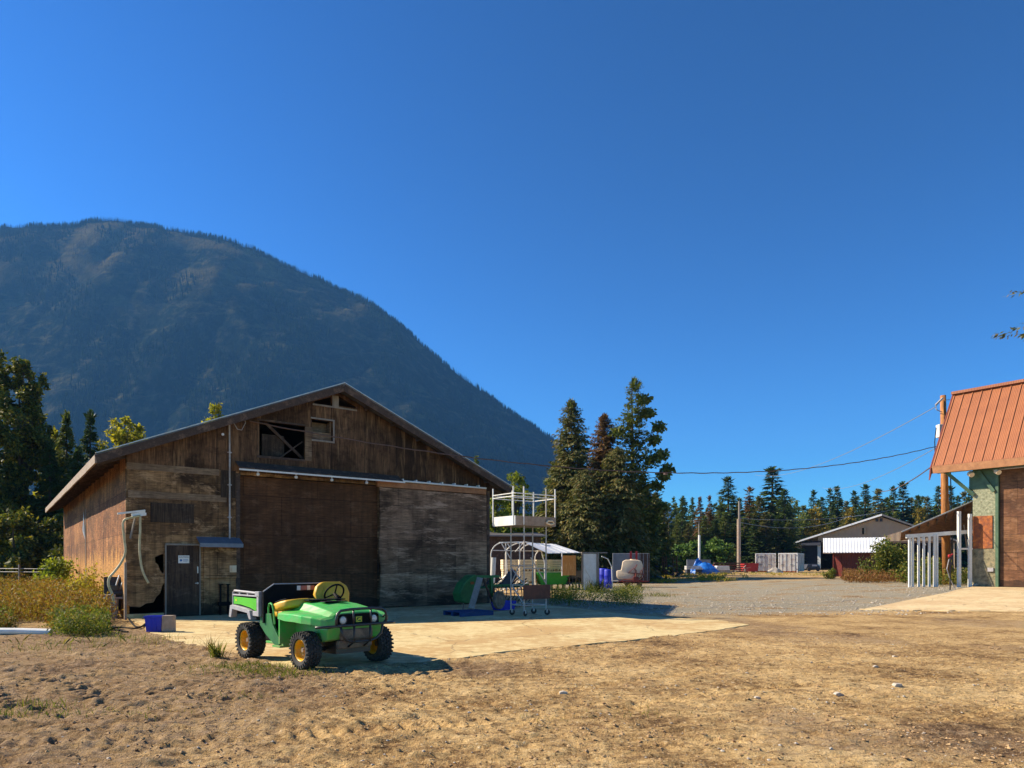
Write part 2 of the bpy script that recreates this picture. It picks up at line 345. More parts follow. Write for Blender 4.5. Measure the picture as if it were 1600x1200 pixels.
for y in ys:
    for x in xs:
        z=gz(x,y)+relief(x,y); VV.append((x,y,z))
        n=noise.noise(Vector((x*.25,y*.25,1)))+.5*noise.noise(Vector((x*.9,y*.9,2)))
        grav=ss(20.0,23.5,y+n*3.2+.12*x-1.2)*(1-ss(48,58,y+n*6))*ss(.5,3,x+n*1.5)
        dark=ss(-1.6,-3.2,x+n*1.0+ (y-8)*.12)*.75 if y<17 else 0
        dark=max(dark,.55*ss(.2,.6,n)*(1 if y<20 else 0))
        gras=max(ss(-11,-13.5,x+n*2-(y-15)*-.25)*(ss(13.5,15,y)), ss(58,75,y)*ss(.05,.5,n)*.7, ss(120,150,y))
        zone.append((grav,dark,gras,1))
me=bpy.data.meshes.new('ground'); me.from_pydata(VV,[],[(j*nx+i,j*nx+i+1,(j+1)*nx+i+1,(j+1)*nx+i) for j in range(ny-1) for i in range(nx-1)])
ca=me.color_attributes.new('zone','FLOAT_COLOR','POINT'); ca.data.foreach_set('color',np.array(zone,dtype=np.float32).ravel())
me.shade_smooth()
k=NT('dirt'); co_=k.n('TexCoord').outputs['Object']; zn=k.n('SeparateColor',{0:k.n('VertexColor',layer_name='zone').outputs[0]})
a=k.noise(co_,.55,8,.65); b=k.noise(co_,6,7,.7); c=k.noise(co_,45,4,.7)
f=k.math('ADD',k.math('MULTIPLY',a,.5),k.math('ADD',k.math('MULTIPLY',b,.35),k.math('MULTIPLY',c,.2)))
col=k.ramp(f,[(.42,(.10,.055,.025)),(.475,(.36,.22,.09)),(.55,(.60,.40,.175)),(.68,(.74,.54,.28))])
rot=k.n('Mapping',{'Vector':co_,'Rotation':(0,0,-.25),'Scale':(1.6,9,1)}).outputs[0]; st_=k.noise(rot,1.4,6,.72,.3); col=k.mix(k.ramp(st_,[(.5,0),(.64,.7)]),col,(.17,.10,.05)); d_=k.noise(co_,17,5,.75); col=k.mix(k.ramp(d_,[(.56,0),(.63,.85)]),col,(.07,.036,.013)); col=k.mix(k.ramp(k.noise(co_,24,3,.6),[(.62,0),(.7,.6)]),col,(.80,.64,.40)); col=k.mix(k.math('MULTIPLY',zn.outputs[1],k.ramp(b,[(.35,.35),(.6,1)])),col,k.ramp(b,[(.38,(.10,.06,.04)),(.62,(.29,.2,.135))]))
vor=k.n('TexVoronoi',{'Vector':co_,'Scale':26.0}); gcol=k.mix(.6,k.ramp(vor.outputs['Distance'],[(0,(.52,.47,.35)),(.7,(.14,.12,.085))]),k.ramp(c,[(.35,(.17,.145,.10)),(.65,(.56,.5,.37))]))
gm=k.math('MULTIPLY',zn.outputs[0],k.ramp(a,[(.36,.15),(.5,1)]))
col=k.mix(gm,col,gcol)
col=k.mix(k.math('MULTIPLY',zn.outputs[2],k.ramp(b,[(.35,.3),(.6,1)])),col,k.ramp(c,[(.35,(.07,.075,.025)),(.65,(.2,.16,.07))]))
k.bump(k.math('ADD',k.math('MULTIPLY',b,1.2),k.math('ADD',k.math('MULTIPLY',c,.6),k.math('MULTIPLY',st_,1.2))),.9,.05); k.fin(col,.95,0,.15); M['ground']=k.m
me.materials.append(k.m); o=bpy.data.objects.new('ground',me); C.objects.link(o); tag(o,kind='structure')
# concrete pads
def pad_mat(name,c1,c2,dirt,amt):
    k=NT(name); co_=k.n('TexCoord').outputs['Object']; a=k.noise(co_,.5,7,.6,.6); b=k.noise(co_,4,7,.7); c=k.noise(co_,40,3)
    col=k.ramp(b,[(.35,c1),(.65,c2)]); m=k.ramp(k.math('ADD',k.math('MULTIPLY',a,.6),k.math('MULTIPLY',b,.4)),[(.455,0),(.56,amt)])
    col=k.mix(m,col,dirt)
    col=k.mix(k.math('MULTIPLY',k.ramp(k.noise(co_,14,3,.8),[(.63,0),(.7,1)]),.6),col,(.2,.13,.08))
    wv=k.n('VectorMath',{0:co_,1:k.n('VectorMath',{0:k.n('TexNoise',{'Vector':co_,'Scale':1.5,'Detail':4.0}).outputs[1],1:(.5,.5,.5)},operation='MULTIPLY').outputs[0]},operation='ADD').outputs[0]; cr=k.n('TexVoronoi',{'Vector':wv,'Scale':.33},feature='DISTANCE_TO_EDGE').outputs['Distance']; col=k.mix(k.ramp(cr,[(0,.75),(.006,0)]),col,(.16,.11,.06))
    k.bump(k.math('ADD',b,k.math('MULTIPLY',c,.4)),.35,.01); return k.fin(col,.85,0,.25)
M['pad']=pad_mat('pad_concrete',(.68,.54,.28),(.56,.43,.205),(.46,.29,.12),.85)
M['pad2']=pad_mat('pad2_concrete',(.68,.54,.31),(.57,.44,.24),(.5,.33,.17),.65)
def pad(name,pts,top,m,step=.12,jit=.05,zf=None):
    loop=[]
    for i in range(len(pts)):
        p,q=pts[i],pts[(i+1)%len(pts)]; L=math.hypot(q[0]-p[0],q[1]-p[1]); n=max(1,int(L/step))
        for j in range(n):
            t=j/n; x=p[0]+(q[0]-p[0])*t; y=p[1]+(q[1]-p[1])*t
            loop.append((x+jit*noise.noise(Vector((x*1.5,y*1.5,4)))*2+jit*noise.noise(Vector((x*6,y*6,4))),y+jit*noise.noise(Vector((x*1.7,y*1.7,9)))*2+jit*noise.noise(Vector((x*6,y*6,12)))))
    tri=tessellate_polygon([[Vector((a,b,0)) for a,b in loop]]); n=len(loop); zf=zf or (lambda x,y:0)
    mb=MB(); mb.v=[Vector((a,b,zf(a,b)+top)) for a,b in loop]+[Vector((a,b,zf(a,b)-.15)) for a,b in loop]
    mb.f=[tuple(t) for t in tri]+[(i,(i+1)%n,n+(i+1)%n,n+i) for i in range(n)]
    return tag(mb.build(name,m),kind='structure')
def g2(px,py): p=G(px,py); return (p.x,p.y)
bl=lambda x,y: tuple((P0+U*x+V_*y)[:2])
pad('concrete_pad',[g2(212,972),g2(240,992),g2(318,1016),g2(400,1034),g2(470,1052),g2(560,1046),g2(680,1035),g2(775,1021),g2(1000,1000),g2(1110,987),g2(1172,977),g2(1120,970),g2(1000,963),bl(14.2,-.1),bl(12.9,.3),bl(-.05,.3)],.02,'pad')
def apron():
    Lp=[g2(1345,953),g2(1412,940),g2(1480,927),g2(1519,917.5),(24.9,36.4)]; Rp=[(27,13),(28,17),(30,22),(32,26),(34,30)]
    def ev(P,t): k_=min(int(t*(len(P)-1)),len(P)-2); f_=t*(len(P)-1)-k_; return (P[k_][0]+(P[k_+1][0]-P[k_][0])*f_,P[k_][1]+(P[k_+1][1]-P[k_][1])*f_)
    n=60; mb=MB()
    for j_ in range(n+1):
        a_,b_=ev(Lp,j_/n),ev(Rp,j_/n)
        for i_ in range(n+1):
            t=i_/n; x=a_[0]+(b_[0]-a_[0])*t; y=a_[1]+(b_[1]-a_[1])*t
            if j_<3: y+=.5*noise.noise(Vector((x*.8,2,3)))+.3*noise.noise(Vector((x*3,5,3)))
            mb.v.append(Vector((x,y,gz(x,y)+.03)))
    mb.f=[(j_*(n+1)+i_,j_*(n+1)+i_+1,(j_+1)*(n+1)+i_+1,(j_+1)*(n+1)+i_) for j_ in range(n) for i_ in range(n)]
    o=mb.build('concrete_apron','pad2'); so2=o.modifiers.new('th','SOLIDIFY'); so2.thickness=.12; so2.offset=-1; tag(o,kind='structure')
apron()
# ------------------------------------------------------------ mountain
def interp(tab,x):
    if x<=tab[0][0]: return tab[0][1]
    for (a,b),(c,d) in zip(tab,tab[1:]):
        if x<=c: t=(x-a)/(c-a); return b+(d-b)*t
    return tab[-1][1]
RT=[(-900,520),(-400,400),(-150,368),(0,355),(60,353),(110,352),(140,345),(175,343),(215,351),(260,359),(300,365),(350,374),(395,388),(440,412),(480,428),(520,446),(550,460),(585,478),(615,500),(645,524),(672,548),(690,565),(705,577),(730,594),(760,615),(790,638),(820,658),(845,675),(870,692),(900,722),(940,755),(1000,800),(1060,842),(1120,872),(1200,893),(1300,893)]
def mtn(px,s,Y0,Y1,tab,amp,seed):
    r=interp(tab,px); Yr=Y1+60*noise.noise(Vector((px*.004,seed,0))); zr=EYE+(HZ-r)/F*Yr
    if s<=1:
        Y=Y0+(Yr-Y0)*s; sh=s**.82
    else: Y=Yr+(s-1)*(Y1-Y0)*1.6; sh=max(0,1-(s-1)*1.2)
    X=(px-800)/F*Y; e=min(1,abs(1-s)*9)*min(1,s*6)
    n=noise.fractal(Vector((X/330,Y/500,seed)),.75,2.1,6)*amp+ (abs(noise.noise(Vector((X/170,Y/420,seed+4))))-.25)*amp*.9
    j=noise.fractal(Vector((X/40,Y/40,seed)),.8,2,3)*5*(amp/46)
    return Vector((X,Y,zr*sh+n*e*min(1,zr/250)+j*min(1,zr/100)-2))
MT=(1230,1900,RT,46,3.3)
def mountain(name,pa,pb,st,rows,args,m):
    mb=MB(); cols=list(range(pa,pb,st)); nr=len(rows)
    vs=[mtn(px,s,*args) for px in cols for s in rows]
    fs=[(i*nr+j,i*nr+j+1,(i+1)*nr+j+1,(i+1)*nr+j) for i in range(len(cols)-1) for j in range(nr-1)]
    me=bpy.data.meshes.new(name); me.from_pydata([tuple(v) for v in vs],[],fs); me.shade_smooth(); me.materials.append(M[m])
    o=bpy.data.objects.new(name,me); C.objects.link(o); tag(o,kind='structure')
k=NT('mountain'); co_=k.n('TexCoord').outputs['Object']; gg=k.n('NewGeometry')
a=k.noise(k.map(co_,(.004,.004,.009)),1,8,.65,.4); b=k.noise(k.map(co_,(.05,.05,.012)),1,6,.7); c=k.noise(k.map(co_,(.012,.012,.03)),1,7,.7,.5)
col=k.ramp(b,[(.35,(.004,.010,.010)),(.52,(.014,.022,.015)),(.68,(.06,.055,.035))])
col=k.mix(k.ramp(c,[(.54,0),(.68,.6)]),col,(.13,.11,.045)); zz=k.n('SeparateXYZ',{0:co_}).outputs[2]; hi=k.math('MULTIPLY',k.ramp(k.math('MULTIPLY',zz,.001),[(.55,0),(.8,1)]),k.ramp(a,[(.45,0),(.6,.5)])); col=k.mix(hi,col,(.17,.13,.05))  # upper slopes yellowed: grassy ledges, with the grazing sunlight on them put into the colour
k.bump(b,1,8); k.fin(col,1,0,0); M['mountain']=k.m
rows=[i/70 for i in range(71)]+[1.1,1.3,1.6,1.85]
mountain('hillside',-900,1300,8,rows,MT,'mountain')
M2=(4300,5600,[(700,700),(900,722),(960,738),(1000,757),(1018,768),(1040,786),(1060,803),(1100,835),(1160,868),(1240,890)],90,8.1)
mountain('mountain',660,1240,14,[i/30 for i in range(31)]+[1.2,1.6],M2,'mountain')
# burnt snags + green firs on the hillside (too many to count)
M['snag']=mat('dead_trunk',(.018,.016,.014),(.012,.011,.010),.05,rough=1,c3=(.035,.03,.026),bump=0,spec=0)
M['fir_far']=leafmat('far_fir',[(.006,.014,.008),(.014,.026,.012),(.030,.036,.014)],.0,1,0)
sv=[]; fv=[]
for i in range(12000):
    px=random.uniform(-60,900); rd=i<4200
    s=1-abs(random.gauss(0,.006)) if rd else random.uniform(.08,1)**.8
    if not rd and noise.noise(Vector((px*.03,s*9,0)))<-.35: continue
    p=mtn(px,s,*MT); h=random.uniform(6,19)*(1 if random.random()<.8 else 1.25)*(.8 if rd else 1); wd=random.uniform(.25,.5)*(1.25 if rd else 1.1)
    x,y,z=p; q=random.uniform(-.8,.8)
    for A,B in (((-wd,0),(wd,0)),((0,-wd),(0,wd))):
        sv+= [(x+A[0],y+A[1],z-3),(x+B[0],y+B[1],z-3),(x+q,y,z+h)]
for i in range(19000):
    px=random.uniform(-60,1000); s=random.uniform(.04,1.0)**1.2
    rdg=random.random()<.12
    if rdg: s=1-abs(random.gauss(0,.008)); 
    if (not rdg) and noise.noise(Vector((px*.01+5,s*4,2)))<-.12+.2*s: continue
    if rdg and noise.noise(Vector((px*.02,1,2)))<-.1: continue
    p=mtn(px,s,*MT); h=random.uniform(8,17); r=h*.15; x,y,z=p
    for f0,f1,rr in ((0,.5,1),(.25,.8,.75),(.5,1,.5)):
        for t in (0,1,2,3):
            a0=t*math.pi/2+random.random()*.4; a1=a0+1.5
            fv+= [(x+r*rr*math.cos(a0),y+r*rr*math.sin(a0),z+h*f0-1),(x+r*rr*math.cos(a1),y+r*rr*math.sin(a1),z+h*f0-1),(x,y,z+h*f1)]
npmesh('burnt_forest',sv,3,'snag',label='burnt bare trunks standing all over the mountainside',cat='dead forest',kind='stuff')
npmesh('mountain_forest',fv,3,'fir_far',label='small dark firs scattered over the hazy mountain slope',cat='forest',kind='stuff')
# ------------------------------------------------------------ barn
B=T('barn','big weathered plywood barn with a gable front, sliding doors and a sunlit rust-brown side','barn',P0,BANG)
BW,BLn,HE,HA=12.65,22.0,4.75,7.45; SLP=(HA-HE)/(BW/2)
outer=[(0.99,.12),(.99,1.0),(.93,.95),(.88,.72),(.78,.62),(.7,.46),(.52,.44),(.35,.33),(.12,.36),(0,.42),(0,HE),(BW/2,HA),(BW,HE),(BW,0),(7.85,0),(7.85,4.36),(3.1,4.36),(3.1,0),(1.0,0)]
holes=[[(3.71,5.02),(5.2,5.02),(5.2,6.12),(3.71,6.12)],[(5.42,5.72),(6.15,5.72),(6.15,6.4),(5.42,6.4)],
 [(5.5,6.92),(6.12,6.92),(6.12,7.24),(5.5,6.99)],[(6.36,6.96),(6.98,6.96),(6.98,7.02),(6.36,7.3)],
 [(.98,1.32),(.93,1.3),(.86,1.42),(.83,1.55),(.75,1.62),(.74,1.78),(.9,1.86),(.97,1.88)]]
B.p('front_wall',MB().poly(outer,0,.12,holes),'ply_front')
def side(x0,x1): return MB().poly([(0.13,.1),(BLn,.05),(BLn,HE-.05),(.13,HE-.05)],x0,x1,f=lambda a,y,b:(y,a,b))
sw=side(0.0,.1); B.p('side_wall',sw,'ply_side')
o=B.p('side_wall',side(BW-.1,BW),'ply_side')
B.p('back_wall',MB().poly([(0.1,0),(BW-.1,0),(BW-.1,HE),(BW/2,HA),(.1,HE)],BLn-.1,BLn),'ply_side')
B.p('foundation',MB().box((.02,.02,-.1),(.985,.3,.14)).box((.02,.3,-.1),(.1,BLn,.12)).box((1,.02,-.1),(3.1,.11,.0+.012)),'pad')
def roofside(sg):
    mb=MB(); x0=BW/2; x1=BW/2+sg*(BW/2+.78)
    za=HA+.03; zb=HE-.78*SLP+.03; y0,y1=-.5,BLn+.4; t=.12
    return mb.add([(x0,y0,za),(x1,y0,zb),(x1,y1,zb),(x0,y1,za),(x0,y0,za+t),(x1,y0,zb+t),(x1,y1,zb+t),(x0,y1,za+t)],
     [(0,3,2,1),(4,5,6,7),(0,1,5,4),(1,2,6,5),(2,3,7,6),(3,0,4,7)]),x1,za,zb
for sg in (-1,1):
    mb,x1,za,zb=roofside(sg); R=B.p('roof',mb,'metal_roof')
    x0=BW/2; f=MB().beam((x0,-.53,za-.03),(x1,-.53,zb-.03),.05,.22,up=(0,0,1)); B.p('rake_board',f,'wood_dark',parent=R)
    f=MB().beam((x0,-.545,za+.14),(x1+sg*.02,-.545,zb+.14),.10,.022,up=(0,0,1)); B.p('flashing',f,'metal_edge',parent=R)
    f=MB()
    for i in range(10):
        y=-.5+i*2.27; f.box((x1-.02*sg,y,zb-.13),(x1+.03*sg,y+2.25,zb+.10)) if sg>0 else f.box((x1-.03,y,zb-.13-.01*(i%2)),(x1+.02,y+2.25,zb+.10))
    B.p('eave_board',f,'wood_eave',parent=R)
    for i in range(19):
        y=.1+i*1.22; B.p('rafter',MB().beam((BW/2+sg*(BW/2-.05),y,HE-.04-.02),(x1-sg*.06,y,zb-.07),.06,.14),'wood_dark',parent=R)
    # lookout boards under the front overhang
    for i in range(1,7):
        q=i/7; x=x0+(x1-x0)*q; z=za+(zb-za)*q-.07; B.p('lookout',MB().box((x-.04,-.5,z-.05),(x+.04,0,z+.05)),'wood_dark',parent=R)
# big sliding doors
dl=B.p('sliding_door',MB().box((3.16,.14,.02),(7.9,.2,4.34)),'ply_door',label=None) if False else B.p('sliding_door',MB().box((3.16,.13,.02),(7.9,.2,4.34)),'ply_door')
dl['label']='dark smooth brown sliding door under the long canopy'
dr=B.p('sliding_door',MB().poly([(7.83,.07),(7.88,1.5),(7.8,2.2),(7.86,2.9),(7.83,4.28),(12.42,4.26),(12.44,.06),(10,.03)],-.12,-.05),'ply_leaf')
dr['label']='blotched grayish plywood sliding door on the right'
B.p('door_jamb',MB().box((3.0,-.03,0),(3.12,.0,4.4)),'wood_dark'); B.p('door_jamb',MB().box((12.5,-.05,0),(12.62,-.0,4.4)),'wood_dark')
B.p('header_board',MB().box((7.75,-.13,4.30),(12.4,-.02,4.50)),'wood_fascia')
tr=MB().tube([(8.2,-.19,4.55),(12.35,-.19,4.53)],.035)
for i in range(7): tr.box((8.7+i*.55,-.2,4.56),(8.74+i*.55,-.0,4.63))
B.p('door_track',tr,'white')
cn=MB().add([(2.98,-.5,4.50),(8.6,-.42,4.50),(8.6,-.0,4.72),(2.98,-.0,4.74),(2.98,-.5,4.54),(8.6,-.42,4.53),(8.6,-.0,4.75),(2.98,-.0,4.78)],[(0,3,2,1),(4,5,6,7),(0,1,5,4),(1,2,6,5),(2,3,7,6),(3,0,4,7)])
cn=B.p('door_canopy',cn,'wood_dark')
B.p('canopy_edge',MB().box((2.96,-.53,4.44),(8.62,-.50,4.49)),'white',parent=cn)
for x in (3.55,4.75,5.95,7.2):
    l=B.p('canopy_lamp',MB().tube([(x,-.4,4.49),(x,-.4,4.42)],.03,8).lathe([(.0,-.0)]+[(.055*math.sin(math.pi*i/8)+.001,-.055+.055*math.cos(math.pi*i/8)) for i in range(1,9)],12,Matrix.Translation((x,-.4,4.42)),axis='z'),'glass_lamp')
# loft opening
lo=MB().box((3.9,.35,4.6),(4.62,.39,5.78)); B.p('loft_panel',lo,'ply_patch')
B.p('loft_brace',MB().beam((3.8,.3,6.3),(5.2,.3,5.1),.05,.09).beam((4.4,.28,5.0),(5.2,.28,5.65),.04,.04),'wood_dark')
B.p('loft_shutter',MB().box((5.18,-.05,4.98),(5.40,-.01,6.1)),'ply_light')
B.p('loft_sill',MB().box((3.64,-.02,4.95),(5.2,-.002,5.02)),'wood_dark'); B.p('loft_lintel',MB().box((3.64,-.02,6.12),(5.2,-.002,6.18)),'wood_dark')
hb=B.p('hatch',MB().box((5.44,.10,5.74),(6.13,.5,6.0)).box((5.44,.45,5.99),(6.13,.5,6.38)).box((6.09,.1,5.99),(6.13,.45,6.38)),'ply_light')
B.p('hatch_frame',MB().box((5.38,-.04,5.66),(6.2,-.002,5.72)).box((5.38,-.04,6.40),(6.2,-.002,6.45)).box((6.15,-.035,5.72),(6.2,-.002,6.4)),'wood_gray',parent=hb)
B.p('vent_frame',MB().box((5.45,-.03,6.86),(7.02,-.002,6.91)).box((6.13,-.03,6.911),(6.35,-.002,7.28)),'wood_gray')
# overlaid boards
for a,b,m,y in [((.02,4.28),(2.5,4.47),'ply_light',.02),((.62,2.79),(1.79,3.36),'ply_patch',.025),((2.55,3.62),(3.0,4.46),'ply_patch',.015),((.05,3.48),(2.72,3.68),'ply_light',.012)]:
    B.p('patch_board',MB().box((a[0],-y,a[1]),(b[0],-.001,b[1])),m)
# personnel door
pd=B.p('door',MB().box((1.04,-.05,.03),(1.93,-.005,2.12)),'ply_pdoor')
B.p('door_frame',MB().box((1.0,-.06,.03),(1.035,-.004,2.18)).box((1.935,-.06,.03),(1.965,-.004,2.18)).box((1.0,-.06,2.13),(1.97,-.004,2.18)),'wood_gray',parent=pd)
B.p('door_handle',MB().tube([(1.88,-.05,1.0),(1.88,-.11,1.0),(1.80,-.11,1.0)],.014).disc((1.88,-.05,1.0),.03,(0,-1,0),.012),'galv',parent=pd); B.p('door_latch',MB().box((1.87,-.065,1.3),(1.9,-.05,1.5)),'galv',parent=pd)
sg_=B.p('door_sign',MB().box((1.35,-.062,1.60),(1.65,-.052,1.83)),'white',parent=pd)
def text(s_,size,loc,m,parent,Tm,ext=.002):
    cu=bpy.data.curves.new('lettering','FONT'); cu.body=s_; cu.size=size; cu.align_x='CENTER'; cu.extrude=ext; o=bpy.data.objects.new('lettering',cu); C.objects.link(o)
    dg=bpy.context.evaluated_depsgraph_get(); me=bpy.data.meshes.new_from_object(o.evaluated_get(dg)); bpy.data.objects.remove(o)
    me.transform(Matrix.Translation(loc)@Tm); me.materials.clear(); me.materials.append(M[m]); o=bpy.data.objects.new('lettering',me); C.objects.link(o); o.parent=parent; return o
XR=Matrix.Rotation(rad(90),4,'X')
text('CAUTION',.058,(1.5,-.064,1.762),'ink',pd,XR)
B.p('sign_symbol',MB().disc((1.42,-.062,1.685),.035,(0,-1,0),.003),'inkblue',parent=pd)
B.p('sign_lines',MB().box((1.48,-.065,1.71),(1.61,-.062,1.72)).box((1.48,-.065,1.685),(1.62,-.062,1.695)).box((1.48,-.065,1.655),(1.6,-.062,1.665)),'inkblue',parent=pd)
# panel box, awning, conduit
B.p('side_panel',MB().box((2.06,-.06,1.14),(3.0,-.003,2.16)).box((2.06,-.03,.12),(2.86,-.003,1.12)),'ply_front')
B.p('awning',MB().add([(1.86,-.42,2.17),(3.1,-.42,2.17),(3.1,-.0,2.36),(1.86,-.0,2.36),(1.86,-.42,2.20),(3.1,-.42,2.20),(3.1,-.0,2.40),(1.86,-.0,2.40)],[(0,3,2,1),(4,5,6,7),(0,1,5,4),(1,2,6,5),(2,3,7,6),(3,0,4,7)]).box((1.86,-.45,2.08),(3.1,-.42,2.2)),'bluemetal')
B.p('wall_lamp',MB().disc((2.90,-.075,1.42),.065,(0,-1,0),.05).box((2.8,-.07,1.32),(3.0,-.061,1.53)),'cream')
cd=MB().tube([(2.80,-.06,2.3),(2.80,-.06,4.9),(2.79,-.06,5.86)],.028)
for z in (3.0,4.0,5.0): cd.box((2.74,-.08,z),(2.86,-.002,z+.03))
cd.tube([(2.79,-.06,5.86),(2.86,-.2,5.95),(2.98,-.25,5.72),(3.12,-.2,5.72),(3.26,-.1,5.98),(3.26,-.02,6.12)],.012,6)
B.p('conduit',cd,'galv_dull')
B.p('standpipe',MB().tube([(2.52,-.1,0),(2.52,-.1,.95)],.03).tube([(2.74,-.1,0),(2.74,-.1,.95)],.03).beam((2.46,-.12,.95),(2.6,-.12,.95),.03).beam((2.68,-.12,.95),(2.8,-.12,.95),.03).box((2.45,-.14,.3),(2.8,-.06,.42)),'black')
B.p('wall_bulb',MB().disc((2.6,-.01,5.55),.04,(0,-1,0),.06),'glass_lamp')
B.p('torn_wrap',MB().add([(-.03,11.2,3.75),(-.05,11.35,2.9),(-.03,10.7,2.55),(-.10,10.95,3.0),(-.01,11.2,3.75),(-.01,10.7,2.55)],[(0,1,3),(1,2,3),(0,3,2)]),'white')
B.p('batten',MB().box((-.03,10.5,.1),(-.001,10.58,3.8)),'wood_gray')
B.p('interior_floor',MB().box((.2,.3,-.05),(BW-.2,BLn-.2,.02)),'dark')
# service cable hook and cables
PO=Vector((25.3,40,gz(25.3,40)))
A=B.m@Vector((3.40,-.06,6.05)); Bp=Vector((25.05,39.9,8.5)); 
def sagwire(A,Bq,sag,r,n=48,jit=0):
    pts=[]
    for i in range(n+1):
        s=i/n; p=A.lerp(Bq,s); p.z-=4*sag*s*(1-s); p.z+=jit*math.sin(i*1.9); pts.append(p)
    return MB().tube(pts,r,5)
one('service_cable','twisted service cable strung from the barn loft across the yard to the brown pole','cable',sagwire(A,Bp,1.63,.022,90,.012).tube([W(1040,742,29.9),W(1040,738,29.9)],.09,8).tube([Bp,Bp+Vector((.25,.1,0))],.03,6),'wire',A)
# ------------------------------------------------------------ utility vehicle
K=T('utility_vehicle','green and yellow four-wheel utility cart with black cargo box parked on the concrete pad edge','utility vehicle',(-2.65,10.6,.022),rad(-44))
def wheel(x,y,r,wd,sg,name='wheel'):
    """wheel facing outward sg (+1 left, -1 right)"""
    m=Matrix.Translation((x,y,r))@ (Matrix.Rotation(math.pi,4,'Z') if sg<0 else Matrix.Identity(4))
    h=wd/2; q=r-.02
    hub=MB().lathe([(.0,-.02),(.04,-.02),(.04,h*.35),(.03,h*.55),(0,h*.55)],14,m)
    for i in range(4):
        a=i*math.pi/2+.4; hub.lathe([(0,h*.12),(.012,h*.12),(.012,h*.3),(0,h*.3)],8,m@Matrix.Translation((.075*math.cos(a),0,.075*math.sin(a))))
    H=K.p(name,hub,'mud')
    ty=MB().lathe([(r*.56,-h*.78),(r*.62,-h*.98),(r*.78,-h*1.08),(q*.93,-h*.98),(q*.985,-h*.8),(q,-h*.4),(q,h*.4),(q*.985,h*.8),(q*.93,h*.98),(r*.78,h*1.08),(r*.62,h*.98),(r*.56,h*.78)],44,m)
    n=26
    for i in range(n):
        for k,(yy,ww,off) in enumerate(((-.74,.20,0),(-.3,.2,.5),(.12,.2,.1),(.5,.18,.6),(.82,.16,.2))):
            a=2*math.pi*(i+off)/n; lw=2*math.pi*q/n*.62
            rm=m@Matrix.Rotation(a,4,'Y')@Matrix.Translation((0,yy*h,q-.004))@Matrix.Rotation(rad(18*(1 if (i+k)%2 else -1)),4,'Z')
            tz=.022 if abs(yy)<.7 else .012
            ty.box((-lw/2,-ww*h*.75,-.012),(lw/2,ww*h*.75,tz),rm)
        a=2*math.pi*(i+.3)/n; rm=m@Matrix.Rotation(a,4,'Y')@Matrix.Translation((0,h*1.0,q*.93))
        ty.box((-.013,-.02,-.02),(.013,.015,.03),rm)
    K.p('tyre',ty,'rubber',parent=H)
    rr=r*.57
    K.p('rim',MB().lathe([(rr*1.03,h*.80),(rr*1.0,h*.86),(rr*.94,h*.84),(rr*.88,h*.62),(rr*.84,h*.2),(rr*.6,h*.02),(rr*.52,h*.14),(rr*.3,h*.14),(.05,h*.05),(.0,h*.05)],36,m).lathe([(rr*1.03,-h*.8),(rr*.9,-h*.7),(rr*.85,0),(rr*.6,.0)],30,m),'rim',parent=H,smooth=True)
    return H
wheel(0,-.60,.285,.235,-1); wheel(0.06,.62,.285,.235,1); wheel(-1.80,-.60,.30,.27,-1); wheel(-1.80,.60,.30,.27,1)
ch=MB().box((-2.1,-.3,.33),(.32,-.24,.42)).box((-2.1,.24,.33),(.32,.3,.42)).tube([(0,-.5,.28),(0,.5,.28)],.035).tube([(-1.8,-.5,.3),(-1.8,.5,.3)],.05).box((-1.95,-.28,.26),(-1.35,.28,.62)).box((-.2,-.3,.22),(.34,.3,.5)).tube([(.1,-.3,.5),(0,-.52,.33)],.03).tube([(.1,.3,.5),(0,.52,.33)],.03).tube([(-1.3,-.45,.42),(-.6,-.45,.36)],.03).box((-1.5,-.5,.36),(-1.2,-.3,.5))
K.p('chassis',ch,'blackm')
def loft(stations,closed=False):
    mb=MB(); o=0; n=len(stations[0][1])*2-1
    for x,h in stations:
        full=[(x if len(p)==2 else p[2],-p[0],p[1]) for p in h[::-1]]+[(x if len(p)==2 else p[2],p[0],p[1]) for p in h[1:]]
        mb.v+=[Vector(p) for p in full]
    for i in range(len(stations)-1):
        for j in range(n-1): mb.f.append((i*n+j,i*n+j+1,(i+1)*n+j+1,(i+1)*n+j))
    return mb
hood=loft([(-.66,[(0,.985),(.36,.965),(.46,.86),(.66,.82),(.71,.80),(.715,.72)]),
(-.42,[(0,.975),(.37,.955),(.47,.845),(.66,.825),(.72,.81),(.73,.70)]),
(-.15,[(0,.955),(.38,.935),(.48,.835),(.66,.825),(.72,.81),(.73,.70)]),
(.06,[(0,.925),(.385,.905),(.48,.82),(.66,.815),(.715,.80),(.72,.69)]),
(.24,[(0,.90),(.385,.88),(.48,.805),(.62,.80),(.66,.78),(.665,.68)]),
(.38,[(0,.87),(.38,.85),(.45,.79),(.55,.775),(.58,.755),(.585,.665)]),
(.43,[(0,.845),(.37,.83),(.42,.765),(.52,.755),(.54,.735),(.545,.66)]),
(.445,[(0,.83),(.36,.815),(.41,.75),(.5,.74),(.52,.72),(.525,.66)]),
(.45,[(0,.62),(.36,.62),(.40,.62),(.49,.63),(.51,.64),(.52,.65)])])
h=K.p('hood',hood,'green',bevel=.012,smooth=False); so_=h.modifiers.new('th','SOLIDIFY'); so_.thickness=.015
K.p('hood_vent',MB().box((-.60,-.33,.985),(-.40,.33,1.005)).box((-.3,-.2,.968),(-.14,.2,.985)),'black',parent=h,bevel=.008)
K.p('grille',MB().poly([(-.37,.66),(-.34,.63),(.34,.63),(.37,.66),(.36,.80),(.30,.825),(-.30,.825),(-.36,.80)],.452,.475,f=lambda a,y,b:(y-.0,a,b)),'black',bevel=.004)
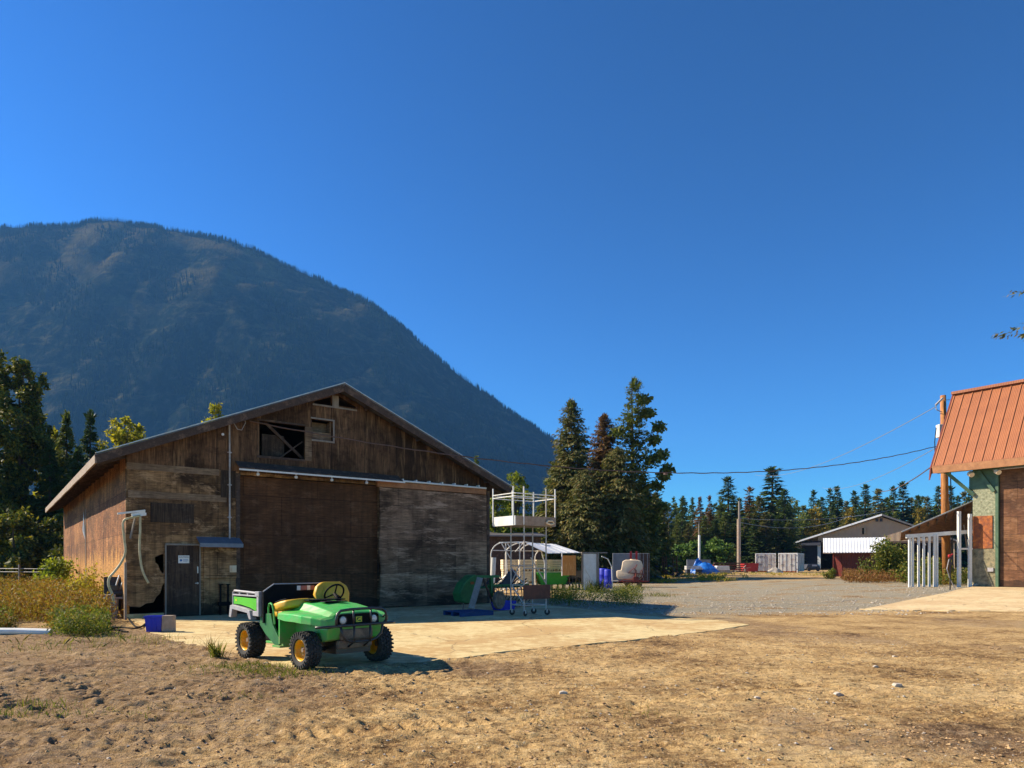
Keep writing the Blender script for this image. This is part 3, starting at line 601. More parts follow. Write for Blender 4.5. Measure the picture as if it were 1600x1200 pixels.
for y in (-.27,.27):
    hl=K.p('headlight',MB().lathe([(0,.03),(.03,.027),(.052,.01),(.06,-.012)],20,Matrix.Translation((.48,y,.735))@Matrix.Rotation(rad(-90),4,'Z')),'glass_lamp',smooth=True)
    K.p('headlight_ring',MB().lathe([(.058,.0),(.068,.01),(.072,-.01)],20,Matrix.Translation((.48,y,.735))@Matrix.Rotation(rad(-90),4,'Z')),'blackm',parent=hl)
bdg=K.p('badge',MB().box((.476,-.06,.69),(.484,.06,.785)),'green_old',bevel=.004)
K.p('badge_emblem',MB().poly([(-.05,.70),(.05,.70),(.05,.775),(-.05,.775)],.485,.488,[[(-.042,.708),(-.042,.767),(.042,.767),(.042,.708)]],f=lambda a,y,b:(y,a,b)).poly([(-.035,.715),(-.02,.728),(-.012,.745),(.012,.748),(.022,.762),(.034,.760),(.026,.745),(.032,.72),(.02,.732),(.0,.733),(-.012,.728),(-.02,.714)],.485,.489,f=lambda a,y,b:(y,a,b)),'badge_y',parent=bdg)
K.p('nose_panel',MB().add([(.36,-.46,.44),(.36,.46,.44),(.44,.5,.62),(.44,-.5,.62),(.2,-.46,.40),(.2,.46,.40),(.2,.5,.62),(.2,-.5,.62)],[(0,1,2,3),(4,7,6,5),(0,3,7,4),(1,5,6,2),(3,2,6,7),(0,4,5,1)]),'green',bevel=.02)
K.p('skid_plate',MB().box((.37,-.28,.43),(.455,.28,.6)).box((.3,-.3,.30),(.40,.3,.43)),'mud',bevel=.03)
K.p('footwell',MB().box((-.66,-.70,.33),(-.62,.70,.80)).box((-1.2,-.64,.30),(-.62,.64,.335)).box((-.62,-.44,.40),(.2,-.42,.84)).box((-.62,.42,.40),(.2,.44,.84)),'green',bevel=.006)
bb=MB()
loop=[(.56,-.43,.66),(.57,-.44,.76),(.57,-.42,.84),(.565,-.36,.885),(.56,-.2,.897),(.56,0,.90),(.56,.2,.897),(.565,.36,.885),(.57,.42,.84),(.57,.44,.76),(.56,.43,.66)]
bb.tube(loop,.02,10).tube([(.50,-.74,.655),(.56,-.60,.66),(.57,-.4,.662),(.57,.4,.662),(.56,.55,.66),(.50,.64,.655)],.019,10)
bb.tube([(.56,-.36,.66),(.57,-.34,.52),(.56,-.26,.44),(.55,-.15,.41),(.55,.15,.41),(.56,.26,.44),(.57,.34,.52),(.56,.38,.66),(.56,.43,.7)],.019,10)
for y in (-.14,.14): bb.tube([(.575,y,.66),(.575,y,.42),(.42,y,.33)],.017,8)
for y in (-.18,.20): bb.tube([(.565,y*.8,.66),(.56,y*.8,.90)],.015,8)
bb.tube([(.565,.40,.78),(.35,.52,.72)],.014,8)
K.p('brush_guard',bb,'blackm',smooth=True)
# seats
def cushion(a,b,rot=0,piv=None):
    mb=MB(); mb.box(a,b); return mb
for nm,y0,y1,zt in (('seat',-.62,-.06,1.06),('seat',.06,.68,1.27)):
    st=K.p(nm,MB().box((-1.02,y0,.72),(-.68,y1,.85)),'yellow',bevel=.05,segs=4,smooth=True)
    if zt>1.1:
        m_=Matrix.Translation((-.86,(y0+y1)/2,.82))@Matrix.Rotation(rad(-12),4,'Y')
        sb=MB().poly([(-.30,0),(.30,0),(.34,.25),(.30,.38),(.18,.45),(-.18,.45),(-.27,.38),(-.32,.25)],-.06,.06,f=lambda a,y,b:m_@Vector((y,a,b)))
        K.p('seat_back',sb,'yellow',parent=st,bevel=.045,segs=4,smooth=True)
        sb=MB().poly([(-.20,.05),(.20,.05),(.21,.25),(.16,.36),(-.16,.36),(-.21,.25)],.055,.072,f=lambda a,y,b:m_@Vector((y,a,b)))
        K.p('seat_insert',sb,'yellow',parent=st,bevel=.02,segs=3,smooth=True)
    else:
        m_=Matrix.Translation((-.98,(y0+y1)/2,.88))@Matrix.Rotation(rad(78),4,'Y')
        sb=MB().poly([(-.30,0),(.30,0),(.31,.25),(.26,.38),(.14,.45),(-.14,.45),(-.26,.38),(-.31,.25)],-.06,.075,f=lambda a,y,b:m_@Vector((-y+.02,a,b)))
        s2=K.p('seat_back',sb,'yellow',parent=st,bevel=.045,segs=4,smooth=True)
        sb=MB().poly([(-.27,.03),(.27,.03),(.28,.25),(.24,.35),(-.24,.35),(-.28,.25)],.07,.10,f=lambda a,y,b:m_@Vector((-y+.02,a,b)))
        K.p('seat_back_cover',sb,'black',parent=st,bevel=.02,segs=3)
K.p('seat_base',MB().box((-1.3,-.6,.33),(-.85,.6,.72)),'black',bevel=.02)
K.p('side_panel',MB().poly([(-1.35,.76),(-.98,.78),(-.9,.6),(-.72,.42),(-.70,.30),(-.86,.30),(-1.15,.44),(-1.35,.58)],-.67,-.63),'green_old',bevel=.008)
K.p('side_panel',MB().poly([(-1.35,.76),(-.98,.78),(-.9,.6),(-.72,.42),(-.70,.30),(-.86,.30),(-1.15,.44),(-1.35,.58)],.63,.67),'green_old',bevel=.008)
K.p('grab_handle',MB().tube([(-1.06,-.66,.68),(-1.07,-.66,.86),(-1.04,-.66,.93),(-.99,-.66,.945),(-.94,-.66,.92),(-.90,-.66,.84),(-.86,-.66,.62)],.015,8),'green')
K.p('step_plate',MB().box((-.86,-.70,.27),(-.62,-.52,.30)),'green')
# steering wheel
sm=Matrix.Translation((-.60,.24,1.085))@Matrix.Rotation(rad(-58),4,'Y')
ring=[sm@Vector((.17*math.cos(a),.17*math.sin(a),0)) for a in [2*math.pi*i/28 for i in range(29)]]
st=MB().tube(ring,.016,8)
for a in (.0,2.1,4.2): st.tube([sm@Vector((0,0,-.02)),sm@Vector((.16*math.cos(a),.16*math.sin(a),0))],.014,6)
st.tube([sm@Vector((0,0,-.01)),(-.42,.24,.94)],.03,8)
K.p('steering_wheel',st,'black',smooth=True)
# cargo box
hbm=MB().poly([(-.70,.62),(.70,.62),(.70,1.12),(.52,1.235),(-.52,1.235),(-.70,1.12)],-1.2,-1.16,f=lambda a,y,b:(y,a,b))
HB=K.p('headboard',hbm,'black',bevel=.006)
K.p('headboard_rim',MB().tube([(-1.17,-.70,1.12),(-1.17,-.52,1.24),(-1.17,.52,1.24),(-1.17,.70,1.12)],.011,6),'graypl',parent=HB)
for y0,y1,m in ((-.12,-.055,'white'),(-.05,.06,'decal_r'),(.065,.125,'white'),(.13,.20,'decal_r')): K.p('decal',MB().box((-1.158,y0,1.13),(-1.156,y1,1.205)),m,parent=HB)
bx=MB().box((-2.34,-.64,.72),(-1.2,.64,.76)).box((-2.34,-.66,.76),(-1.2,-.62,1.06)).box((-2.34,.62,.76),(-1.2,.66,1.06)).box((-2.36,-.62,.76),(-2.32,.62,1.04)).box((-2.0,-.5,.62),(-1.3,.5,.72))
BX=K.p('cargo_box',bx,'black',bevel=.006)
for sg in (-1,1):
    y=sg*.70
    K.p('box_side_panel',MB().poly([(-2.22,1.01),(-1.38,1.0),(-1.38,.80),(-1.62,.85),(-1.95,.885),(-2.22,.89)],min(y-.012,y+.012),max(y-.012,y+.012)),'greenb',parent=BX,bevel=.004)
    fr=MB().tube([(-2.27,y,.68),(-2.25,y,.9),(-2.25,y,1.08),(-2.20,y,1.11),(-1.75,y,1.10),(-1.34,y,1.09)],.022,8).box((-1.40,y-.03,1.03),(-1.26,y+.03,1.12)).box((-1.34,y-.03,.72),(-1.27,y+.03,1.06)).box((-2.26,y-.02,1.03),(-1.3,y+.02,1.055))
    for x in (-2.0,-1.7): fr.box((x-.02,y-.015,1.04),(x+.02,y+.015,1.1))
    fr.poly([(-2.33,.66),(-2.28,.86),(-2.2,.875),(-1.66,.83),(-1.55,.80),(-1.5,.66),(-1.57,.66),(-1.64,.76),(-2.2,.80),(-2.24,.66)],min(y-.05,y+.05),max(y-.05,y+.05)).box((-1.5,y-.02,.72),(-1.3,y+.02,.8))
    K.p('box_frame',fr,'graypl',parent=BX,bevel=.006)
K.p('decal',MB().disc((-2.12,-.713,.955),.022,(0,-1,0),.002),'badge_y',parent=BX)
# ------------------------------------------------------------ yard things near the barn
# scaffold
SC=T('rolling_scaffold','tall rolling pipe scaffold with a railed white box platform beside the barn corner','scaffold',(.36,20.3,.02),BANG)
for x in (0,.85):
    for y in (0,.65):
        SC.p('leg',MB().tube([(x,y,.15),(x,y,2.72 if y else 3.85)],.021,8),'galv_dull')
        cw=MB().lathe([(0,-.02),(.03,-.02),(.085,-.018),(.09,0),(.085,.018),(.03,.02),(0,.02)],18,Matrix.Translation((x+.03,y-.02,.09))@Matrix.Rotation(random.uniform(-.8,.8),4,'Z'))
        c_=SC.p('caster',cw,'rubber'); SC.p('caster_fork',MB().box((x-.02,y-.05,.08),(x+.05,y-.03,.17)).box((x-.02,y+.01,.08),(x+.05,y+.03,.17)).box((x-.02,y-.05,.16),(x+.05,y+.03,.18)),'galv_dull',parent=c_)
for n_,pts in (('rail',[(0,0,.32),(.85,0,.32)]),('rail',[(0,.65,.32),(.85,.65,.32)]),('rail',[(0,0,.32),(0,.65,.32)]),('rail',[(.85,0,.32),(.85,.65,.32)]),('rail',[(0,0,1.42),(.85,0,1.42)]),('rail',[(0,.65,1.5),(.85,.65,1.5)]),('rail',[(0,0,1.5),(0,.65,1.5)]),('rail',[(0,0,.92),(0,.65,.92)]),
   ('brace',[(0,.65,.95),(.35,.65,1.55)]),('brace',[(0,0,.35),(0,.65,.95)]),('brace',[(.85,.0,.95),(.25,.0,1.75)]),('brace',[(0,0,.95),(0,.65,1.45)]),('brace',[(.35,.65,.35),(.8,.65,.7)])):
    SC.p(n_,MB().tube(pts,.019,7),'galv_dull')
SC.p('hanging_sheet',MB().box((-.06,-.045,.50),(.98,-.03,.93)),'rust_dark')
PL=SC.p('platform',MB().box((-.38,-.06,2.70),(1.14,1.0,2.74)),'wood_gray')
SC.p('toe_board',MB().box((-.38,-.09,2.70),(1.16,-.06,2.98)),'wood_eave',parent=PL); SC.p('toe_board',MB().box((-.41,-.09,2.70),(-.38,1.03,2.98)),'white',parent=PL)
SC.p('toe_board',MB().box((-.38,1.0,2.70),(1.16,1.03,2.98)),'white',parent=PL); SC.p('toe_board',MB().box((1.13,-.06,2.70),(1.16,1.0,2.98)),'white',parent=PL)
for x,y in ((-.42,-.02),(-.42,1.0),(.35,1.04),(1.17,1.0),(1.17,-.05),(-.1,-.11)):
    SC.p('guard_post',MB().tube([(x,y,2.72),(x,y,3.85)],.021,8),'white',parent=PL)
for z in (3.55,3.64):
    for a,b in (((-.42,-.08),(-.42,1.02)),((-.42,-.1),(1.17,-.1)),((1.17,-.1),(1.17,1.02)),((-.42,1.03),(1.17,1.03))):
        if z>3.6 and a[0]>0: continue
        SC.p('guard_rail',MB().tube([(a[0],a[1],z),(b[0],b[1],z)],.015,7),'white',parent=PL)
SC.p('coiled_strap',MB().tube([(.75,-.13,2.80),(.82,-.14,2.86),(.98,-.14,2.86),(1.05,-.13,2.79),(.92,-.14,2.75),(.75,-.13,2.79)],.03,8),'cream',parent=PL)
# blue pallet
pm=MB()
PA=T('pallet','dark blue wooden pallet lying flat on the shaded concrete','pallet',(-1.5,20.08,.02),BANG)
for i in range(7): pm.box((.0+i*.175,0,.115),(.13+i*.175,1.0,.135))
PA.p('deck_boards',pm,'blue_pallet')
for y in (0,.45,.9):
    PA.p('runner',MB().box((0,y,.02),(1.18,y+.1,.112)),'blue_pallet')
pm=MB()
for y in (0,.45,.9): pm.box((0,y,0),(1.18,y+.1,.017))
PA.p('bottom_boards',pm,'blue_pallet')
# green mower/seeder against wall
MW=T('green_farm_implement','old green curved-hood farm implement standing behind the blue pallet','implement',(-1.35,22.0,.02),BANG)
prof=[(-.35,.35),(-.42,.62),(-.25,.95),(.05,1.18),(.18,1.22),(.24,1.1),(.22,.45),(.1,.30),(-.2,.30)]
h_=MW.p('hood_shell',MB().poly(prof,-.05,.42),'green_old',bevel=.03)
MW.p('sticker',MB().box((-.02,-.06,.90),(.12,-.052,.98)),'rust',parent=h_)
MW.p('crossbar',MB().box((.18,.1,1.10),(1.25,.2,1.18)).box((.9,.1,.45),(1.0,.2,1.1)),'green_old')
MW.p('leg',MB().tube([(-.25,0,.3),(-.35,-.1,.0)],.02,6).tube([(-.2,0,.3),(-.12,0,.55)],.03,6),'mud')
MW.p('leg',MB().tube([(.1,.1,.35),(.12,.05,0)],.03,6),'mud')
wm=Matrix.Translation((1.12,-.05,.36))@Matrix.Rotation(rad(20),4,'Z')
MW.p('wheel',MB().lathe([(0,-.05),(.06,-.05),(.2,-.02),(.29,-.06),(.30,-.05),(.30,.06),(.28,.06),(.2,.02),(.06,.05),(0,.05)],28,wm),'mud')
MW.p('axle_arm',MB().beam((.95,.15,.9),(1.1,.05,.36),.06).beam((.6,.15,1.1),(.95,.1,.3),.05),'rust_dark')
one('leaning_plank','gray plank leaning against the green farm implement','plank',MB().beam(W(736,951,20.9),W(750,903,21.9),.19,.04,up=(0,1,0)),'wood_gray',W(736,951,20.9))
# dark tined cultivator right of it
CU=T('tined_cultivator','dark tangled tined cultivator frame in the shade between implement and scaffold','cultivator',GY(795,24.5),BANG)
cm=MB().box((-.9,-.05,.75),(.9,.05,.85)).box((-.9,.5,.7),(.9,.58,.78)); CU.p('toolbar',cm,'green_old')
for i in range(11):
    x=-.85+i*.17; CU.p('tine',MB().tube([(x,0,.8),(x+.05,-.22,.72),(x+.03,-.3,.45),(x-.02,-.1,.2),(x,-.2,.04)],.017,5),'rust_dark')
for i in range(6): CU.p('strut',MB().beam((-.8+i*.3,.5,.75),(-.5+i*.28,.1,1.0+.25*random.random()),.04),'dark')
CU.p('drive_belt_guard',MB().poly([(-.3,.8),(.1,1.3),(.35,1.35),(.45,1.1),(.1,.75)],.1,.16),'dark')
bt=GY(787,23.2); TB=T('blue_tub','low dark blue tub on the shaded concrete next to the implement wheel','tub',bt,BANG)
TB.p('tub_shell',MB().add([(-.3,-.2,0),(.3,-.2,0),(.3,.2,0),(-.3,.2,0),(-.36,-.26,.32),(.36,-.26,.32),(.36,.26,.32),(-.36,.26,.32),(-.32,-.22,.32),(.32,-.22,.32),(.32,.22,.32),(-.32,.22,.32),(-.27,-.17,.03),(.27,-.17,.03),(.27,.17,.03),(-.27,.17,.03)],[(0,3,2,1),(0,1,5,4),(1,2,6,5),(2,3,7,6),(3,0,4,7),(4,5,9,8),(5,6,10,9),(6,7,11,10),(7,4,8,11),(8,9,13,12),(9,10,14,13),(10,11,15,14),(11,8,12,15),(12,13,14,15)]),'blue',bevel=.01)
# green hopper + black machine
q=G(862,921); HP=T('green_hopper','bright green steel hopper box on the gravel behind the scaffold','hopper',q,rad(12))
def frus(a,b,z0,z1,t=.03):
    return MB().add([(-a[0],-a[1],z0),(a[0],-a[1],z0),(a[0],a[1],z0),(-a[0],a[1],z0),(-b[0],-b[1],z1),(b[0],-b[1],z1),(b[0],b[1],z1),(-b[0],b[1],z1),(-b[0]+t,-b[1]+t,z1),(b[0]-t,-b[1]+t,z1),(b[0]-t,b[1]-t,z1),(-b[0]+t,b[1]-t,z1),(-a[0]+t,-a[1]+t,z0+t),(a[0]-t,-a[1]+t,z0+t),(a[0]-t,a[1]-t,z0+t),(-a[0]+t,a[1]-t,z0+t)],[(0,3,2,1),(0,1,5,4),(1,2,6,5),(2,3,7,6),(3,0,4,7),(4,5,9,8),(5,6,10,9),(6,7,11,10),(7,4,8,11),(8,9,13,12),(9,10,14,13),(10,11,15,14),(11,8,12,15),(12,13,14,15)])
HP.p('bin',frus((.75,.4),(1.02,.6),.30,1.0),'green_hop',bevel=.01)
HP.p('rim',MB().box((-1.04,-.64,.98),(1.04,-.60,1.03)).box((-1.04,-.6,.98),(-1.0,.64,1.03)),'green_hop')
for x in (-.6,.6): HP.p('leg',MB().box((x-.04,-.35,0),(x+.04,-.27,.32)),'blackm')
q=G(900,921); BM=T('black_seeder','black toothed seeder unit parked in front of the white panel','seeder',q,rad(10))
BM.p('hopper',frus((.35,.3),(.45,.38),.75,1.15),'blackm')
for i in range(6):
    x=-.5+i*.2; BM.p('seed_unit',MB().tube([(x,-.2,.85),(x,-.35,.6),(x+.02,-.2,.3),(x,-.35,.03)],.03,6).lathe([(0,-.02),(.14,-.02),(.15,0),(.14,.02),(0,.02)],14,Matrix.Translation((x,-.4,.2))@Matrix.Rotation(rad(90),4,'Z')),'dark' if i%2 else 'mud')
BM.p('frame',MB().box((-.65,-.25,.68),(.65,-.15,.76)).box((-.6,-.2,.3),(-.5,.2,.4)),'blackm')
# dark shed behind the scaffold
q=GY(797,52); DS=T('dark_shed','low black-brown shed glimpsed between the barn corner and the cedars','shed',q,rad(8))
DS.p('wall',MB().box((-3,0,0),(2.4,.1,3.6)).box((-3,.1,0),(-2.9,4,3.6)).box((2.3,.1,0),(2.4,4,3.6)),'wood_dark')
DS.p('roof',MB().add([(-3.4,-.5,3.55),(2.8,-.5,3.55),(2.8,4.3,4.0),(-3.4,4.3,4.0),(-3.4,-.5,3.65),(2.8,-.5,3.65),(2.8,4.3,4.1),(-3.4,4.3,4.1)],[(0,3,2,1),(4,5,6,7),(0,1,5,4),(1,2,6,5),(2,3,7,6),(3,0,4,7)]),'metal_roof')
# greenhouse frame
Yg=38.0
GH=T('shelter_frame','white bent-tube shelter frame with a sloping white roof sheet over stacked bins','shelter frame',GY(850,Yg),0)
def arc(px0,px1,py0,pytop,Y,yl=905,n=12):
    a=W(px0,yl,Y); pts=[]
    for i in range(n+1):
        t=math.pi*(1-i/n*.62); pts.append(W(px0+(px1-px0)*(1-math.cos(math.pi*i/n*.5)),py0+(pytop-py0)*math.sin(math.pi*i/n*.5),Y))
    return pts
for a in ((767,786,868,848,36.5),(790,818,866,848,37.5),(812,832,866,850,38.6),(836,856,872,856,39.8)):
    GH.p('hoop',MB().tube([W(a[0],918,a[4])]+arc(*a),.03,7),'white',world=True)

GH.p('ridge_tube',MB().tube([W(780,848,36.5),W(822,847,38),W(860,853,39.5)],.035,7),'white',world=True)
GH.p('side_tube',MB().tube([W(770,860,36.5),W(850,861,39.5)],.025,6),'white',world=True)
for a,b in (((783,848),(797,872)),((800,862),(793,849)),((818,848),(805,862)),((790,849),(793,905)),((812,849),(812,905)),((845,858),(851,880)),((851,875),(851,905)),((836,862),(846,858)),((878,864),(878,900))):
    GH.p('tube_strut',MB().tube([W(a[0],a[1],37.4),W(b[0],b[1],37.4)],.035,6),'white',world=True)
a_,b_,c_,d_=W(822,849,37.0),W(856,865,36.6),W(907,864,40.0),W(868,851,42.5)
rs=MB()
for i in range(9):
    t0,t1=i/9,(i+1)/9-.01
    p,q,r,s_=a_.lerp(d_,t0),b_.lerp(c_,t0),b_.lerp(c_,t1),a_.lerp(d_,t1); z=Vector((0,0,.03+.015*(i%2)))
    rs.add([p,q,r,s_,p+z,q+z,r+z,s_+z],[(0,3,2,1),(4,5,6,7),(0,1,5,4),(1,2,6,5),(2,3,7,6),(3,0,4,7)])
GH.p('roof_sheet',rs,'white_roof',world=True)
GH.p('side_boards',MB().poly([(W(879,0,40).x,W(0,899,40).z),(W(900,0,40).x,W(0,899,40).z),(W(900,0,40).x,W(0,868,40).z),(W(879,0,40).x,W(0,868,40).z)],40,40.05),'orange_door',world=True)
q=G(915,920); WP=T('white_panel_frame','tall white panel door frame propped at the end of the shelter','panel',(q.x,40,gz(q.x,40)),rad(18))
WP.p('panel',MB().box((-.42,0,0.05),(.42,.05,2.15)),'white'); WP.p('post',MB().box((.42,-.06,0),(.56,.08,2.2)),'wood_gray'); WP.p('post',MB().box((-.52,-.04,0),(-.43,.06,2.18)),'wood_gray')
WP.p('top_rail',MB().box((-.55,-.06,2.18),(1.1,.1,2.24)),'wood_gray')
WP.p('brace',MB().beam((-.38,-.03,1.5),(.4,-.03,.15),.12,.03,up=(0,1,0)),'white')
WP.p('bent_tube',MB().tube([(.9,.3,2.0),(1.3,.3,1.85),(1.55,.3,1.4),(1.6,.3,.5),(1.6,.3,0)],.03,7),'white')
# stacked bins
def bin_(name,label,loc,rz,grp,wd=1.15,dp=1.1,ht=.68,m='crate',src=None):
    b=T(name,label,'bin',loc,rz,grp)
    for sy in (0,dp-.02):
        mb=MB()
        for i in range(4): mb.box((0,sy,.10+i*.15),(wd,sy+.02,.225+i*.15))
        b.p('slatted_side',mb,m)
    for sx in (0,wd-.02):
        mb=MB()
        for i in range(4): mb.box((sx,.022,.10+i*.15),(sx+.02,dp-.022,.225+i*.15))
        b.p('slatted_side',mb,m)
    for x in (.02,wd-.09):
        for y in (-.018,dp+.001): b.p('corner_post',MB().box((x,y,.0),(x+.07,y+.017,ht)),m)
    mb=MB().box((.022,.022,.08),(wd-.022,dp-.022,.1))
    for x in (.05,wd/2-.05,wd-.15): mb.box((x,.0,0),(x+.1,dp,.08))
    b.p('base',mb,m); return b
cols=[(786,'leftmost, behind the white hoop legs'),(813,'second from the left'),(838,'third from the left'),(861,'rightmost, next to the orange boards')]
for i,(px,w_) in enumerate(cols):
    Yb=40.5+.5*i
    for k_ in range(2 if i else 2):
        base=GY(px,Yb); base.z+=k_*.71+.42*(1)
        bin_('wooden_bin','pale slatted wooden bin, %s of the stack column %s'%(('bottom','top')[k_],w_),base,rad(6+3*((i+k_)%2)),'wooden bins stacked under the shelter frame',wd=.92)
    base=GY(px,Yb)
    bl_=MB()
    for x in (0,.4,.8):
        bl_.box((x,0,0),(x+.1,1.1,.32))
    for i2 in range(5): bl_.box((0,i2*.22,.32),(.92,i2*.22+.17,.40))
    one('wooden_skid','pale wooden skid carrying the bin column %s'%w_,'skid',bl_,'crate',base,'skids under the wooden bins').data.transform(Matrix.Translation(base))
q=GY(779,36); DP=T('white_debris_pile','bleached heap of white pipes and boards against the barn corner','debris',q,0)
for i in range(16):
    a=Vector((random.uniform(-.7,.9),random.uniform(-.5,.5),random.uniform(0,.2))); b=a+Vector((random.uniform(-.8,.8),random.uniform(-.6,.6),random.uniform(.1,.9)))
    DP.p('board' if i%2 else 'pipe',MB().beam(a,b,.12,.03) if i%2 else MB().tube([a,b],.035,6),('white','crate')[i%3==0])
DP.p('white_drainpipe',MB().tube([(-.35,0,0),(-.3,0,1.0),(-.25,0,1.9)],.13,10),'white')
# barrels, boards, sprayer
def barrel(px,Y,label,h=1.15,r=.30):
    b=T('blue_barrel',label,'barrel',GY(px,Y),random.uniform(0,3),'blue plastic barrels')
    b.p('shell',MB().lathe([(0,0),(r*.93,0),(r,.06),(r,h*.33),(r*1.04,h*.36),(r,h*.39),(r,h*.64),(r*1.04,h*.67),(r,h*.7),(r,h-.06),(r*.9,h),(0,h-.02)],22,axis='z'),'blue',smooth=True)
    b.p('bung',MB().disc((r*.5,0,h-.02),.04,(0,0,1),.04,10),'black')
barrel(930,43,'blue barrel half hidden behind the leaning boards',1.3,.27); barrel(943,44,'blue barrel in the middle, right of the leaning boards',1.25,.3); barrel(950.5,42.6,'rightmost blue barrel, nearest the cream sprayer tank',1.2,.27)
for px0,px1,lab,m in ((929,926.5,'dark brown board leaning on the barrels, leftmost of the row','rust_dark'),(935,932,'second leaning board from the left, reddish brown','redbr'),(941,938.5,'third leaning board from the left, gray','wood_gray'),(949,944.5,'widest leaning board on the right, gray-brown','wood_gray')):
    a=G(px0,917.5); a.z+=.02; b=a+Vector(((px1-px0)*.04,.5,1.0)); one('leaning_board',lab,'board',MB().beam(a,b,.3,.03,up=(0,1,0)),m,a,'boards leaning on the blue barrels')
q=G(984,917); SP=T('tank_sprayer','cream plastic tank sprayer with a rust-red frame and wheels','sprayer',q,rad(-12))

SP.p('tank',MB().poly([(-.85,.70),(-.72,.52),(.72,.5),(.82,.62),(.84,1.45),(.74,1.72),(.5,1.80),(-.25,1.80),(-.45,1.70),(-.55,1.12),(-.85,1.08)],-.5,.5),'cream',bevel=.07,segs=4,smooth=True)
SP.p('tank_lid',MB().disc((.2,0,1.79),.2,(0,0,1),.06,18),'cream')
SP.p('frame',MB().tube([(-.4,-.6,.5),(.85,-.6,.45),(.95,-.6,.9)],.04,6).tube([(-.5,-.55,.5),(-.2,-.6,.05)],.035,6).tube([(.2,-.6,.5),(.45,-.62,1.1),(.35,-.6,1.2),(.5,-.6,1.5)],.03,6).beam((-.1,-.58,.95),(.9,-.58,.85),.05).beam((.1,-.6,.15),(.8,-.6,.7),.05),'redbr')
SP.p('boom',MB().tube([(.0,-.62,1.0),(.3,-.65,1.25),(.6,-.65,.75),(.8,-.62,1.15)],.03,6).tube([(.7,-.6,.2),(.9,-.6,1.3)],.03,6),'redbr')
for x,y in ((-.1,-.62),(.65,-.62)):
    SP.p('wheel',MB().lathe([(0,-.04),(.1,-.04),(.17,-.04),(.18,0),(.17,.04),(.1,.04),(0,.04)],20,Matrix.Translation((x,y,.18))),'rust_dark')
SP.p('pump',MB().box((.25,-.75,.4),(.6,-.6,.7)).tube([(.42,-.7,.7),(.42,-.7,.9)],.05,8),'redbr',bevel=.03)
SP.p('low_platform',MB().box((-1.5,-.5,.35),(-.75,.3,.42)).box((-1.45,-.45,.0),(-1.38,-.38,.35)),'galv_dull')
q=GY(986,52); TR=T('gray_box_trailer','faded gray box trailer behind the sprayer tank, at the foot of the cedars','trailer',q,rad(-9))
TR.p('box_body',MB().box((-1.4,0,.1),(1.4,3.4,2.3)),'contg',bevel=.03); TR.p('end_panel',MB().box((.62,-.03,.1),(1.39,-.002,2.28)),'wood_dark'); TR.p('tow_frame',MB().box((-1.3,-.5,.12),(1.3,-.42,.22)),'redbr')
for x in (-.0,.42): TR.p('red_bar',MB().box((x-.09,-.09,1.55),(x+.06,-.001,2.45)),'red')
for x in (-1.3,-.9,-.45,.2,.65,.9,1.2): TR.p('rib',MB().box((x,-.05,.1),(x+.05,-.001,2.28)),'contg')
# bin and block at barn door
q=G(243,988); BB=T('blue_recycling_bin','bright blue open plastic bin on the sunlit concrete by the barn door','bin',(q.x,q.y,.021),rad(8))
BB.p('shell',frus((.16,.12),(.19,.15),0,.36,.015),'blue',bevel=.006); BB.p('lip',MB().box((-.205,-.165,.33),(.205,-.15,.365)).box((-.205,-.15,.33),(-.19,.165,.365)).box((.19,-.15,.33),(.205,.165,.365)).box((-.19,.15,.33),(.19,.165,.365)),'blue',bevel=.004)
BB.p('rib',MB().box((-.05,-.152,.04),(-.03,-.128,.32)),'blue'); BB.p('rib',MB().box((.04,-.152,.04),(.06,-.128,.32)),'blue')
q=G(262,989); one('timber_block','worn pale timber block standing on end beside the blue bin','block',MB().box((q.x-.125,q.y-.02,.022),(q.x+.125,q.y+.14,.40)),'wood_eave',(q.x,q.y,.022),bevel=.012)
# corner bracket with hoses (hangs on barn)
BR=T('hose_bracket','white timber bracket on the barn corner holding up two yellowed hoses','bracket',tuple(P0+Vector((0,0,0))),BANG)
BR.p('post',MB().box((-.06,-.16,.0),(.0,-.06,1.62)),'wood_eave'); 
BR.p('arm',MB().beam((-.25,-.3,2.98),(.44,-.30,3.10),.05,.05).beam((.10,-.29,2.94),(.45,-.29,3.02),.03,.12).box((.38,-.3,2.96),(.47,-.0,3.04)),'white')
BR.p('strut',MB().beam((.1,-.05,2.3),(.2,-.28,2.95),.035,.05),'wood_gray')
HO=T('hanging_hose','long yellowed hose looped from the bracket down to the pump','hose',tuple(P0),BANG,'hoses hanging from the corner bracket')
def hp(l): return [HO.L(px,py,1,-.33) for px,py in l]
def smoothp(pts,n=6):
    out=[]
    for i in range(len(pts)-1):
        p0,p1,p2,p3=pts[max(i-1,0)],pts[i],pts[i+1],pts[min(i+2,len(pts)-1)]
        for j in range(n):
            t=j/n; out.append(.5*((2*p1)+(-p0+p2)*t+(2*p0-5*p1+4*p2-p3)*t*t+(-p0+3*p1-3*p2+p3)*t**3))
    return out+[pts[-1]]
HO.p('hose_tube',MB().tube(smoothp(hp([(219,806),(205,809),(193,815),(194,840),(196,862),(190,878),(180,892),(171,903),(170,915),(176,930),(178,945)])),.033,9),'tube',smooth=True)
H2=T('hanging_hose','shorter yellowed hose dangling freely over the barn front','hose',tuple(P0),BANG,'hoses hanging from the corner bracket')
H2.p('hose_tube',MB().tube(smoothp(hp([(219,806),(219,830),(218,858),(221,885),(226,900),(232,911)])),.032,9),'tube',smooth=True)
q=G(180,966); PU=T('water_pump','dark water pump unit on a gray stand at the barn corner','pump',(q.x,q.y,0),BANG)
